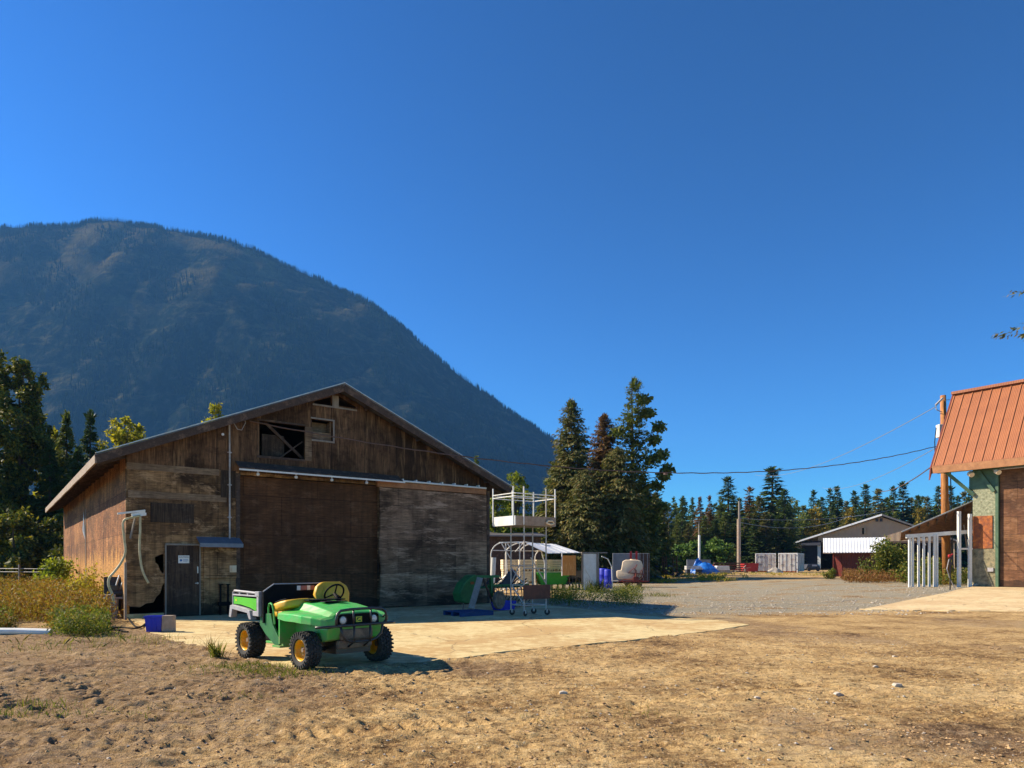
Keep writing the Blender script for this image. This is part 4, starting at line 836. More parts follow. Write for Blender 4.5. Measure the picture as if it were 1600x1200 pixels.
PU.p('motor',MB().tube([(-.1,.1,.72),(.3,.05,.72)],.13,14).box((-.15,.0,.78),(.1,.2,.95)),'blackm'); PU.p('stand',MB().tube([(-.02,0,0),(-.02,0,.55)],.11,12),'galv_dull')
PU.p('cover',MB().box((-.28,-.1,.56),(.28,.28,.62)).box((-.3,-.12,.62),(.0,.1,.70)),'graypl',bevel=.02)
PU.p('backboard',MB().box((-.25,.3,.2),(.35,.34,1.2)),'dark'); PU.p('lever',MB().beam((.0,.05,.85),(.12,.1,1.25),.035).beam((.12,.05,.8),(.25,.1,1.2),.035),'galv')
for i in range(3): PU.p('pipe',MB().tube([(.18+i*.07,.05,.7),(.2+i*.08,-.05,.3),(.28+i*.03,-.1,.02)],.022,6),'black')
q=G(157,968); one('white_jug','square white plastic jug lying in the weeds beside the pump','jug',MB().box((q.x-.12,q.y-.05,.0),(q.x+.1,q.y+.08,.2)).tube([(q.x+.02,q.y,.2),(q.x+.02,q.y,.26)],.03,8),'white',(q.x,q.y,0),bevel=.025)
for i,l in enumerate([[(196,960),(203,972),(214,982),(230,978),(236,972)],[(170,985),(190,983),(215,984),(228,976)],[(150,992),(175,987),(200,990)]]):
    pts=[G(*p)+Vector((0,0,.04)) for p in l]; one('black_hose',['black hose curling from the pump onto the concrete edge','black hose lying along the dirt below the pump','short dark hose end in the dirt left of the coils'][i],'hose',MB().tube(smoothp(pts),.02,7),'black',pts[0],'black hoses on the ground at the barn corner')
a=G(-60,993)+Vector((0,0,.10)); b=G(80,992)+Vector((0,0,.06)); one('white_pipe','long white pipe lying on the ground at the weed edge','pipe',MB().tube([a,a.lerp(b,.6)+Vector((0,0,.01)),b],.075,12),'white',b)
FE=T('wire_fence','thin wire fence strung behind the dry weeds','fence',GY(0,31),0)
for px in (-40,30,93): FE.p('post',MB().tube([GY(px,31),W(px,882,31)],.04,6),'wood_gray',world=True)
for py in (888,893): FE.p('wire',MB().tube([W(-60,py,31),W(96,py+1,31)],.012,5),'galv',world=True)
# ------------------------------------------------------------ far junk row
def heap(name,label,cat,px,Y,wd,dp,h,m,seed,grp=None,jag=.35):
    c=GY(px,Y); mb=MB(); n,k_=28,9
    for i in range(k_+1):
        for j in range(n):
            t=2*math.pi*j/n; f=i/k_; r=(1-f)**.55 if f<1 else 0
            q=1+jag*noise.noise(Vector((math.cos(t)*1.3,math.sin(t)*1.3,seed+f*2)))
            z=h*f*(1+.35*noise.noise(Vector((math.cos(t),math.sin(t),seed+3)))) 
            mb.v.append(c+Vector((math.cos(t)*r*wd/2*q,math.sin(t)*r*dp/2*q,z)))
    for i in range(k_):
        for j in range(n): mb.f.append((i*n+j,i*n+(j+1)%n,(i+1)*n+(j+1)%n,(i+1)*n+j))
    return one(name,label,cat,mb,m,c,grp)
SK=T('scrap_heap','dark blue-black scrap heap with rusty upright rods, right of the gray trailer','scrap heap',GY(1038,67),0)
for i in range(60):
    a=Vector((random.gauss(0,.9),random.uniform(-.6,.6),random.uniform(.05,.9))); a.x=max(-1.7,min(1.7,a.x)); a.z*=max(.2,1-abs(a.x)/2)*1.5; d=Vector((random.uniform(-.7,.7),random.uniform(-.4,.4),random.uniform(-.3,.4)))
    SK.p('scrap_piece',MB().beam(a,a+d,random.uniform(.06,.5),random.uniform(.04,.25)),['dark','dark','navy','mixed','rust_dark','blue_pallet'][i%6])
for px in (1035,1038,1041,1051.5,1057.5): SK.p('rod',MB().tube([W(px,898,66),W(px+.3,random.uniform(867,871),66)],.05,5),'rust_dark',world=True)
q=GY(1012,62)
heap('blue_tarp','flattened dark blue tarp on the ground beside the gray trailer','tarp',1014,60,2.6,1.5,.75,'blue_pallet',4)
heap('blue_tarp','bright blue tarp bundle draped over a heap below the first white pole','tarp',1103,80,3.4,2.2,1.35,'tarp',9)
heap('blue_tarp','small bright blue tarp peak behind the white slab','tarp',1092,84,2.2,1.4,1.65,'tarp',12)
heap('soil_mound','pale gravel mound at the end of the dry weeds','mound',1331,66,3.2,2,.55,'stone',14)
heap('soil_mound','small pale heap of rubble between the two shipping containers','mound',1210,90,2.2,1.2,.7,'stone',15)
JR=T('board_stack','long pale board stack on dark blocks in front of the blue tarp','board stack',GY(1084,79),0)
for i in range(4): JR.p('board',MB().box((-.95,-.5,.55+i*.11),(.95-.1*i,.5,.64+i*.11)),'contg' if i%2 else 'white')
JR.p('support',MB().box((-.9,-.45,0),(-.5,.45,.54)),'dark'); JR.p('support',MB().box((.3,-.45,0),(.8,.45,.54)),'navy')
q=GY(1092,92); one('standing_sheet','wide pale gray panel standing behind the blue tarp heap','sheet',MB().box((q.x-1.6,q.y,q.z+.9),(q.x+1.6,q.y+.2,q.z+1.75)).box((q.x-1.5,q.y+.02,q.z),(q.x-1.3,q.y+.18,q.z+.9)).box((q.x+1.3,q.y+.02,q.z),(q.x+1.5,q.y+.18,q.z+.9)),'contg',q)
q=GY(1127,80); JS=T('stone_slabs','pale stacked slabs with ragged lower edge, right of the blue tarp','slabs',q,0)
for i in range(5): JS.p('slab',MB().box((-.95+.08*i,-.5,.12+i*.17),(.9-.03*i,.5,.27+i*.17)),'white' if i>1 else 'stone')
for i in range(9): JS.p('stone',MB().box((-1+i*.24,-.6,0),(-.84+i*.24,-.4,.22)),'stone',bevel=.05)
q=GY(1146,88); RS=T('rusty_beam_stack','low stack of rusty beams behind the pale slabs','beam stack',q,0)
for i in range(5): RS.p('beam',MB().box((-2.6+.1*(i%3),-.4+.05*i,.1+i*.27),(1.5,.3,.24+i*.27)),'redbr' if i%2 else 'rust_dark')
q=GY(1158,82); PB=T('broken_pallets','untidy heap of broken brown pallets left of the red bin','pallets',q,0)
for i in range(22):
    a=Vector((random.uniform(-.9,.7),random.uniform(-.4,.4),random.uniform(.05,.7))); PB.p('slat',MB().beam(a,a+Vector((random.uniform(-.6,.8),random.uniform(-.3,.3),random.uniform(-.1,.5))),.1,.03),['mixed','wood_gray','redbr'][i%3])
q=GY(1171,90); RB=T('red_skip','dark red steel skip at the left of the shipping containers','skip',q,0)
RB.p('tub_body',frus((.85,.7),(.95,.8),.15,1.25,.06),'red',bevel=.02)
for x in (-.5,.4): RB.p('foot',MB().box((x,-.5,0),(x+.15,.5,.15)),'blackm')
# shipping containers
def container(px,Y,rz,label,wd=2.55):
    q=GY(px,Y); c=T('shipping_container',label,'container',q,rz,'white shipping containers'); h=2.62
    mb=MB().box((-wd/2,.06,.12),(wd/2,6.0,h)); c.p('box_body',mb,'cont')
    for sg in (-1,1):
        x0=min(sg*.03,sg*(wd/2-.12)); x1=max(sg*.03,sg*(wd/2-.12)); d=c.p('door',MB().box((x0,-.0,.2),(x1,.055,h-.14)),'cont',bevel=.01)
        for t in (.3,.75): c.p('lock_rod',MB().tube([(x0+(x1-x0)*t,-.05,.15),(x0+(x1-x0)*t,-.05,h-.1)],.025,6),'galv',parent=d)
        c.p('lock_handle',MB().box((x0+.25,-.08,1.0),(x0+.7,-.055,1.06)),'blackm',parent=d)
        for z in (.4,1.3,2.2):
            xx=sg*(wd/2-.09); c.p('hinge',MB().box((xx-.05,-.03,z),(xx+.05,0,z+.1)),'blackm',parent=d)
        c.p('corner_post',MB().box((min(sg*(wd/2-.1),sg*wd/2),-.02,0),(max(sg*(wd/2-.1),sg*wd/2),.055,h)),'white')
    c.p('header',MB().box((-wd/2+.1,-.01,h-.13),(wd/2-.1,.05,h)),'white'); c.p('sill',MB().box((-wd/2+.1,-.01,.06),(wd/2-.1,.05,.19)),'rust')
    mb=MB()
    for i in range(14): mb.box((wd/2,.3+i*.4,.2),(wd/2+.035,.5+i*.4,h-.1))
    c.p('corrugated_side',mb,'cont'); return c
c1=container(1196.5,94,rad(-19),'white shipping container with dark lettering, the left of the two',2.6)
text('ZCM',.42,(-.62,-.01,1.95),'ink',c1.o,XR,.004)
c2=container(1231,92,rad(-31),'white shipping container with rust streaks, the right of the two',2.45)
# distant poles
def pole(name,label,px,ytop,Y,r,m,yb=None,arm=False):
    a=GY(px,Y); b=W(px,ytop,Y); P=T(name,label,'utility pole',a,0); P.p('shaft',MB().tube([a,b],r,8,r*.75),m,world=True); return P,b
P1,b1=pole('utility_pole','slim gray pole with a bright white lower half beyond the blue tarp',1092,815,96,.10,'wood_gray'); P1.p('white_sleeve',MB().tube([GY(1092.6,95.7),W(1092.6,836,95.7)],.16,8),'white',world=True); P1.p('top_bracket',MB().beam(b1+Vector((-.5,0,0)),b1+Vector((.15,0,0)),.12),'wood_gray',world=True)
P2,b2=pole('utility_pole','taller distant gray pole standing left of the containers',1155,783,98,.19,'wood_gray'); P2.p('lower_sleeve',MB().tube([GY(1154.5,97.6),W(1154.5,811,97.6)],.27,9),'wood_eave',world=True)
for a,b,sag,l in ((W(1156,810,98),W(1420,790,140),1.2,'thin wire running right from the taller distant pole'),(W(1156,816,98),W(1330,805,140),1.6,'lower thin wire sagging right from the taller distant pole')):
    one('overhead_wire',l,'wire',sagwire(a,b,sag,.03),'wire_pale',a,'thin overhead wires')
# ------------------------------------------------------------ brown utility pole
q=Vector((25.3,40,gz(25.3,40))); UP=T('utility_pole','thick orange-brown wooden utility pole behind the copper-roofed building','utility pole',q,0)
pt=W(1473.5,618,40); UP.p('shaft',MB().tube([(25.5,40,q.z),(25.35,40,6),tuple(pt)],.24,14,.15),'wood_orange',world=True,smooth=True)
UP.p('cross_bracket',MB().beam(W(1473,622,39.8),W(1462,633,39.7),.09).tube([W(1462,633,39.7),W(1463,640,39.7),W(1472,644,39.8)],.025,6),'galv_dull',world=True)
UP.p('meter_box',MB().box(tuple(W(1463.5,684,39.9)-Vector((0,.25,0))),tuple(W(1470.5,664,39.9)+Vector((0,.1,0)))),'white',world=True,bevel=.03)
UP.p('conduit',MB().tube([W(1463,668,39.5),W(1460.5,690,39.5),W(1461,706,39.5)],.025,6).tube([(25.75,39.8,q.z),W(1484,700,39.8)],.03,6),'blackm',world=True)
for a,b,sg_,r,l in ((W(1461,636,39.7),W(1180,742,120),1.5,.022,'faint high wire dropping left from the brown pole top'),(W(1462,700,39.8),W(1285,762,110),1.0,.02,'faint middle wire running left from the brown pole'),(W(1458,727,39.8),W(1375,768,75),.4,.035,'dark short wire below the copper roof corner'),(W(1478,625,40),W(1700,600,75),.2,.02,'wire running right from the brown pole behind the copper roof')):
    one('overhead_wire',l,'wire',sagwire(a,b,sg_,r),'wire_pale' if r<.03 else 'wire',a,'thin overhead wires')
# ------------------------------------------------------------ copper-roofed building
zb=gz(24.3,36); RBT=T('copper_roof_building','tall farm building with a steep copper-orange metal roof at the right edge','building',(24.3,36,zb),math.atan2(-.797,.604))
# local: x toward camera along eave, y into building (barn +u), z up
def RL(px,py,y=0): return RBT.L(px,py,1,y)
H=6.15; ox=-1.7; w_=.8; L_=22
ez=6.79-zb; rz_=11.1-zb
def rf(mb,x0,x1,y0,z0,y1,z1,t): return mb.add([(x0,y0,z0),(x1,y0,z0),(x1,y1,z1),(x0,y1,z1),(x0,y0,z0+t),(x1,y0,z0+t),(x1,y1,z1+t),(x0,y1,z1+t)],[(0,3,2,1),(4,5,6,7),(0,1,5,4),(1,2,6,5),(2,3,7,6),(3,0,4,7)])
R1=RBT.p('roof',rf(MB(),ox,L_,-w_,ez,2.1,rz_,.06),'orange_roof')
for i in range(52):
    x=ox+.1+i*.45
    if x<L_-.2: RBT.p('roof_seam',rf(MB(),x,x+.035,-w_-.01,ez+.062,2.08,rz_+.062,.05),'rust_dark' if False else 'orange_roof',parent=R1)
RBT.p('ridge_cap',MB().box((ox-.02,1.9,rz_+.02),(L_,2.35,rz_+.17)),'orange_roof',parent=R1)
R2=RBT.p('roof',rf(MB(),ox,L_,2.1,rz_,9.5,rz_-3.2,.06),'orange_roof')
RBT.p('fascia_board',MB().box((ox+.05,-w_-.06,ez-.36),(L_,-w_+.0,ez+.02)),'wood_fascia',parent=R1)
RBT.p('soffit_beam',MB().box((ox+.05,-w_+.02,ez-.3),(L_,0,ez-.24)),'green_frame',parent=R1)
RBT.p('barge_board',MB().add([(ox-.03,-w_-.1,ez-.05),(ox+.03,-w_-.1,ez-.05),(ox+.03,2.1,rz_+.1),(ox-.03,2.1,rz_+.1),(ox-.03,-w_-.22,ez-.72),(ox+.03,-w_-.22,ez-.72),(ox+.03,2.1,rz_-.25),(ox-.03,2.1,rz_-.25)],[(0,1,2,3),(4,7,6,5),(0,4,5,1),(1,5,6,2),(2,6,7,3),(3,7,4,0)]),'redbr',parent=R1)
xe=RL(1556,800).x; xd=RL(1560,800).x
RBT.p('wall',MB().box((0,0,-.2),(xe,.25,ez-.3)),'osb')
RBT.p('wall',MB().box((xe,.26,-.2),(L_,.4,ez-.3)),'wood_dark')
RBT.p('end_wall',MB().poly([(.25,-.2),(9,-.2),(9,rz_-3.2),(2.1,rz_-.1),(.25,ez+1.2)],0,.15,f=lambda a,y,b:(y,a,b)),'osb')
zl=RL(1540,857).z; zt=RL(1540,806).z; zd=RL(1540,858).z
RBT.p('rusty_sheet',MB().box((.02,-.05,zl),(RL(1551,830).x,-.002,zt)),'rust')
RBT.p('lower_board',MB().box((-.02,-.03,-.1),(xe+.02,-.003,zl-.03)),'osb_low')
RBT.p('meter',MB().box((RL(1544,890).x,-.1,RL(1544,893).z),(RL(1553,890).x,-.031,RL(1544,887).z)),'graypl')
RBT.p('door_frame',MB().box((xe+.0,-.08,-.05),(xd+.02,.2,ez-.3)),'green_frame')
o=RBT.p('sliding_door',MB().box((xd+.05,.08,.05),(xd+9,.16,ez-.32)),'ply_right')
RBT.p('brace',MB().beam((-1.1,-.5,ez-.3),(.05,-.05,ez-1.6),.16,.16),'green_frame')
RBT.p('brace',MB().beam((.3,-.12,ez-.35),(xe-.05,-.12,ez-1.5),.1,.16),'green_frame')
RBT.p('gusset',MB().box((xe-1.2,-.03,ez-1.3),(xe,-.004,ez-.32)),'green_frame')
for x in (-.0,1.2): RBT.p('lamp',MB().disc((x,-.45,ez-.5),.13,(.8,-.6,-.5),.22,12),'cream')
RBT.p('roller',MB().disc((xd+1.6,-.3,ez-.5),.1,(0,-1,0),.08,12),'galv')
RBT.p('eave_pipe',MB().tube([(xe,-.4,ez-.42),(L_,-.4,ez-.42)],.03,6),'galv_dull')
# lean-to with white posts
A=W(1408,834,36.1); Bq=W(1521,785,36.6); dv=Vector((2.0,3.6,-.25))
LT=T('lean_to','open lean-to with a dark plank roof and white posts beside the tall building','lean-to',GY(1440,34.6),0)
n_=Vector((-.12,0,.0)); up=Vector((0,0,.10))
dB=dv+Vector((0,0,-1.15)); LT.p('roof',MB().add([A,Bq,Bq+dB,A+dv,A+up,Bq+up,Bq+dB+up,A+dv+up],[(0,3,2,1),(4,5,6,7),(0,1,5,4),(1,2,6,5),(2,3,7,6),(3,0,4,7)]),'ply_right',world=True)
LT.p('roof_flashing',MB().beam(A+up-Vector((0,.05,0)),Bq+up-Vector((0,.05,0)),.05,.05),'galv',world=True)
for i in range(1,8):
    t=i/8; p=A.lerp(Bq,t)-Vector((0,0,.06)); LT.p('rafter',MB().beam(p,p+dv.lerp(dB,t),.06,.12),'wood_dark',world=True)
LT.p('front_beam',MB().beam(W(1416,838,36.2),W(1520,830.5,36.4),.14,.2),'white',world=True)
for px,pb in ((1421,920.6),(1426,921),(1435.4,920),(1443.4,919.6),(1452,919.2),(1460,919),(1464,918.5)):
    g=GY(px,36.2); LT.p('post',MB().box((g.x-.047,g.y-.045,g.z-.02),(g.x+.047,g.y+.045,W(px,838.5-(px-1421)*.07,g.y).z)),'white',world=True)
for px,pb,ptp in ((1498.5,920,799),(1515.5,917.5,803)):
    g=GY(px,35.9); LT.p('tall_post',MB().box((g.x-.07,g.y-.07,g.z-.02),(g.x+.07,g.y+.07,W(px,ptp,g.y).z)),'white',world=True)
LT.p('cross_rail',MB().beam(W(1500,857.5,35.9),W(1519,857.5,36.0),.09),'white',world=True); LT.p('knee_brace',MB().beam(W(1440,840,36.2),W(1446,852,36.2),.06),'white',world=True)
LT.p('guy_brace',MB().tube([W(1506,820,37),W(1514,875,37)],.04,6),'wood_eave',world=True)
q=G(1484.5,922); HY=T('water_hydrant','thin standing water hydrant with a red handle in front of the white posts','hydrant',q,0)
HY.p('riser',MB().tube([(0,0,0),(0,0,1.6)],.03,8),'blackm'); HY.p('handle',MB().beam((-.08,0,1.55),(.12,0,1.7),.05).tube([(-.02,-.05,1.62),(-.02,.05,1.62)],.06,8),'red')
HY.p('hose',MB().tube([(-.05,0,1.45),(-.15,0,1.0),(0,.05,.6),(.25,.1,.15),(.32,.1,.02)],.02,6),'graypl')
q=G(1527,917); one('stone','gray stone lying against the foot of the lichened wall','stone',MB().poly([(-.35,0),(-.3,.1),(-.1,.16),(.15,.14),(.32,.05),(.35,0)],-.15,.15,f=lambda a,y,b:(q.x+a,q.y-.1+y,q.z+.05+b)),'stone',q,bevel=.04)
# ------------------------------------------------------------ red-brown shed with white roof
q=G(1337,901); RS_=T('red_shed','small dark red shed with a bright white metal roof in front of the tan barn','shed',q,rad(-24)); sc=q.y/F
RS_.p('wall',MB().box((-1.9,-.6,-.05),(2.15,1.9,2.5)),'redwall')
hz1=(HZ-864)*sc+EYE-q.z; hz2=(HZ-841)*sc+EYE-q.z
RS_.p('roof',rf(MB(),-2.75,2.45,-1.35,hz1,.4,hz2,.06),'wr')
RS_.p('roof',rf(MB(),-2.75,2.45,.4,hz2,2.2,hz1,.06),'wr')
RS_.p('gable',MB().poly([(-.6,2.4),(1.9,2.4),(.4,hz2-.02)],-1.88,-1.8,f=lambda a,y,b:(y,a,b)),'redwall')
RS_.p('gable',MB().poly([(-.6,2.4),(1.9,2.4),(.4,hz2-.02)],2.05,2.13,f=lambda a,y,b:(y,a,b)),'redwall')
RS_.p('trim',MB().box((-1.95,-.66,0),(-1.85,-.605,2.45)),'redbr'); RS_.p('propped_board',MB().beam((-1.2,-1.1,0),(-1.6,-.65,1.9),.4,.04,up=(0,1,0)),'redbr')
# ------------------------------------------------------------ tan barn
Yt=118; q=GY(1375,Yt); TBn=T('tan_barn','long low tan-gabled open-fronted barn in front of the far trees','barn',q,rad(-29)); s_=Yt/F
def TL(px,py,y=0): return TBn.L(px,py,1,y)
xl=TL(1244,850).x; xr=TL(1492,850).x; ap=TL(1378,806); el=TL(1241,850).z; he=TL(1300,847).z
er=TL(1490,848).z
TBn.p('gable_wall',MB().poly([(TL(1278,840).x,he),(xr,he),(xr,er+.2),(ap.x,ap.z-.25),(TL(1278,840).x,TL(1278,838.5).z)],0,.15,[[(TL(1347,830).x,TL(1348,835).z),(TL(1350,830).x,TL(1348,835).z),(TL(1350,830).x,TL(1348,825).z),(TL(1347,830).x,TL(1348,825).z)]]),'tan')
TBn.p('roof',MB().poly([(xl-.6,el-.05),(ap.x,ap.z),(ap.x,ap.z+.3),(xl-.6,el+.22)],-1,26),'white_roof'); TBn.p('roof',MB().poly([(xr+.6,er),(ap.x,ap.z),(ap.x,ap.z+.3),(xr+.6,er+.27)],-1,26),'metal_roof')
TBn.p('header_beam',MB().box((xl+3.5,-.12,he-.35),(xr,.14,he)),'wood_dark')
TBn.p('louvre_vent',MB().box((TL(1368,812).x,-.1,TL(1373,815).z),(TL(1372.5,812).x,-.02,TL(1373,810).z)),'navy'); TBn.p('louvre_vent',MB().box((TL(1374.5,812).x,-.1,TL(1373,815).z),(TL(1379,812).x,-.02,TL(1373,810).z)),'navy')
TBn.p('hatch_door',MB().box((TL(1350.5,830).x,-.3,TL(1351,834).z),(TL(1353,830).x,-.02,TL(1351,825).z)),'tan')
TBn.p('end_wall',MB().box((xl,0,0),(xl+.9,.2,el-.1)),'cream'); TBn.p('side_wall',MB().box((xl,.2,0),(xl+.2,25,el)),'cream')
TBn.p('side_wall',MB().box((xr-.2,.2,0),(xr,25,er)),'tan'); TBn.p('back_wall',MB().poly([(xl,0),(xr,0),(xr,er),(ap.x,ap.z-.1),(xl,el)],24.7,24.9),'wood_dark')
xp=TL(1280,860).x; TBn.p('porch_roof',rf(MB(),xl+.9,TL(1283,845).x,-1.6,TL(1252,853).z,0,TL(1283,846).z,.12),'navy') 
TBn.p('dark_doorway',MB().box((xl+.9,.6,0),(xp,.7,TL(1270,849).z)),'navy')
TBn.p('post',MB().box((xp-.25,-.3,0),(xp+.25,.2,he-.35)),'white')
for px in (1310,1345,1383,1400,1425): x=TL(px,860).x; TBn.p('post',MB().box((x-.15,-.0,0),(x+.15,.3,he-.35)),'wood_dark')
q=GY(1267,104); PT=T('covered_trailer','low dark covered trailer parked at the tan barn doorway','trailer',q,rad(5))
PT.p('body',MB().poly([(-1.2,.35),(-.9,1.05),(.5,1.1),(1.1,.7),(1.2,.35)],-.7,.9),'navy',bevel=.06)
for x in (-.7,.7): PT.p('wheel',MB().lathe([(0,-.08),(.28,-.08),(.3,0),(.28,.08),(0,.08)],16,Matrix.Translation((x,-.75,.3))),'rubber')
PT.p('lid_highlight_panel',MB().box((-.2,-.72,.75),(.6,-.701,1.0)),'graypl')
AU=T('grain_auger','green auger tube sticking out right of the white shed roof','auger',GY(1381,84),0)
AU.p('tube_arm',MB().tube([W(1366,853,84),W(1386,847.5,84)],.17,10),'green_hop',world=True); AU.p('spout',MB().tube([W(1386,845.5,84),W(1386.5,851,84)],.24,10),'green_hop',world=True); AU.p('leg',MB().beam(W(1368,853,84),GY(1372,84),.1),'green_hop',world=True)
# ------------------------------------------------------------ trees
M['lf_dark']=leafmat('dark_fir_needles',[(.028,.045,.016),(.055,.09,.025),(.11,.15,.04)],.2)
M['lf_cedar']=leafmat('cedar_foliage',[(0.042,0.049,0.019),(0.104,0.118,0.034),(0.190,0.171,0.053),(0.247,0.162,0.057)],.2)
M['lf_russet']=leafmat('russet_cedar_foliage',[(0.057,0.048,0.023),(0.162,0.085,0.034),(0.228,0.114,0.042),(0.114,0.114,0.038)],.2)
M['lf_olive']=leafmat('olive_foliage',[(0.054,0.081,0.022),(0.126,0.153,0.032),(0.234,0.234,0.054)],.25)
M['lf_green']=leafmat('green_leaves',[(0.038,0.075,0.018),(0.090,0.165,0.030),(0.180,0.240,0.045)],.35)
M['lf_cotton']=leafmat('dark_cottonwood_leaves',[(0.025,0.043,0.014),(0.060,0.085,0.020),(0.153,0.153,0.025),(0.340,0.255,0.034)],.3)
M['lf_yellow']=leafmat('yellowing_leaves',[(0.121,0.135,0.016),(0.270,0.257,0.027),(0.513,0.405,0.041)],.45)
M['lf_gold']=leafmat('gold_leaves',[(0.081,0.081,0.016),(0.203,0.149,0.020),(0.338,0.230,0.027)],.3)
M['lf_birch']=leafmat('lime_leaves',[(0.068,0.101,0.016),(0.189,0.230,0.027),(0.378,0.365,0.041)],.4)
def nrm(a): return a/np.maximum(np.linalg.norm(a,axis=-1,keepdims=True),1e-6)
def conifer_crown(H,R,zb,nb,ns,sz,p=.85,droop=.35,seed=0,irr=.25,asp=.35):
    g=np.random.default_rng(seed)
    u=g.random(nb)**.85; z=zb+(H-zb)*u; ph=g.random(nb)*2*np.pi
    lump=1+irr*np.sin(ph*2+z*.9+seed)*np.sin(z*1.7+seed*2)
    L=R*(1-u)**p*(.55+.6*g.random(nb)**1.3)*lump+.04
    t=.12+.88*g.random((nb,ns))**.75
    d=np.stack([np.cos(ph),np.sin(ph)],-1)
    side=np.stack([-np.sin(ph),np.cos(ph)],-1)
    off=(g.random((nb,ns))-.5)*L[:,None]*.5*t*(1.15-t)*1.6
    P=np.zeros((nb,ns,3)); r=L[:,None]*t
    P[...,:2]=d[:,None]*r[...,None]+side[:,None]*off[...,None]
    P[...,2]=z[:,None]-droop*(1-1.3*u[:,None]**2)*L[:,None]*t**1.6+ .12*L[:,None]*np.maximum(0,t-.8)*3 -np.abs(off)*.3
    P+=g.normal(0,.04,P.shape)
    s=np.sign(off+1e-9)
    D=np.zeros_like(P); D[...,:2]=d[:,None]*.8+side[:,None]*(s*.7)[...,None]; D[...,2]=-droop*.9-.15+.25*g.normal(0,1,t.shape)
    D=nrm(D+g.normal(0,.2,D.shape)); up=np.zeros_like(P); up[...,2]=1; up+=g.normal(0,.45,up.shape)
    Wd=nrm(np.cross(D,up)); l=(sz*(.6+.8*g.random(t.shape))*(.22+.78*(1-u)**.7)[:,None])[...,None]; w_=l*asp
    V=np.stack([P,P+D*l*.45+Wd*w_*.5,P+D*l,P+D*l*.45-Wd*w_*.5],-2).reshape(-1,3)
    k=26; zt=H*(1-.07*g.random(k)); q=np.stack([g.normal(0,.03,k),g.normal(0,.03,k),zt],-1); dd=nrm(np.stack([g.normal(0,.5,k),g.normal(0,.5,k),.9+0*zt],-1)); wd=nrm(np.cross(dd,g.normal(0,1,(k,3)))); l=((H*1.02-zt)*.7+.12)[:,None]
    V2=np.stack([q,q+dd*l*.5+wd*l*.12,q+dd*l,q+dd*l*.5-wd*l*.12],-2).reshape(-1,3)
    return np.concatenate([V,V2])
def leaf_cloud(C0,R0,n,sz,seed,shell=.55):
    """C0 (k,3) blob centres, R0 (k,3) radii"""
    g=np.random.default_rng(seed); k=len(C0); wt=(R0.prod(1))**.6; idx=g.choice(k,n,p=wt/wt.sum())
    v=nrm(g.normal(0,1,(n,3))); r=(shell+(1-shell)*g.random(n))**.7*(.85+.3*g.random(n))
    P=C0[idx]+v*R0[idx]*r[:,None]
    D=nrm(g.normal(0,1,(n,3))+np.array([0,0,-.3])); up=nrm(v*.6+g.normal(0,.8,(n,3))+np.array([0,0,.5])); Wd=nrm(np.cross(D,up))
    l=(sz*(.6+.8*g.random(n)))[:,None]; w_=l*.62
    return np.stack([P,P+D*l*.5+Wd*w_*.5,P+D*l,P+D*l*.5-Wd*w_*.5],-2).reshape(-1,3)
def conifer(name,label,loc,H,R,m,grp=None,zb=None,nb=260,ns=22,sz=.6,p=.85,droop=.35,seed=0,irr=.25,lean=(0,0),asp=.35):
    t=T(name,label,'tree',loc,0,grp); zb=H*.06 if zb is None else zb
    t.p('trunk',MB().tube([(0,0,-.3),(lean[0]*.4,lean[1]*.4,H*.5),(lean[0],lean[1],H*.985)],H*.014+.05,8,.02),'bark',smooth=True)
    V=conifer_crown(H,R,zb,nb,ns,sz,p,droop,seed,irr,asp); V[:,0]+=lean[0]*V[:,2]/H
    npmesh('crown',V,4,m,parent=t.o); return t
def broadleaf(name,label,loc,blobs,m,n,sz,grp=None,seed=0,H=None,shell=.5,limbs=True,tr=.02):
    """blobs: list of (x,y,z,rx,ry,rz) local"""
    t=T(name,label,'tree',loc,0,grp); g=random.Random(seed); B_=[]
    for b in blobs:
        k_=13+int(b[3]*5)
        for _ in range(k_):
            a=g.random()*6.28; c=g.uniform(-1,1); q=g.uniform(.3,.98); s=math.sqrt(1-c*c)
            B_.append((b[0]+math.cos(a)*s*b[3]*q,b[1]+math.sin(a)*s*b[4]*q,b[2]+c*b[5]*q,b[3]*g.uniform(.2,.36),b[4]*g.uniform(.2,.36),b[5]*g.uniform(.15,.27)))
    A_=np.array(B_); H=H or max(b[2]+b[5] for b in blobs)
    tr_=MB().tube([(0,0,-.3),(.1,0,H*.4),(blobs[-1][0]*.5,0,H*.85)],H*tr+.04,8,.03)
    for b in (B_[::5] if limbs else []):
        z0=max(.5,b[2]*.55); tr_.tube([(0,0,z0),(b[0]*.5,b[1]*.5,(z0+b[2])*.55),(b[0],b[1],b[2])],.06+H*.003,5,.015)
    t.p('trunk',tr_,'bark'); npmesh('crown',leaf_cloud(A_[:,:3],A_[:,3:],n,sz,seed,shell),4,m,parent=t.o); return t
def at(px,py,Y):
    b=GY(px,Y); return b,W(px,py,Y).z-b.z
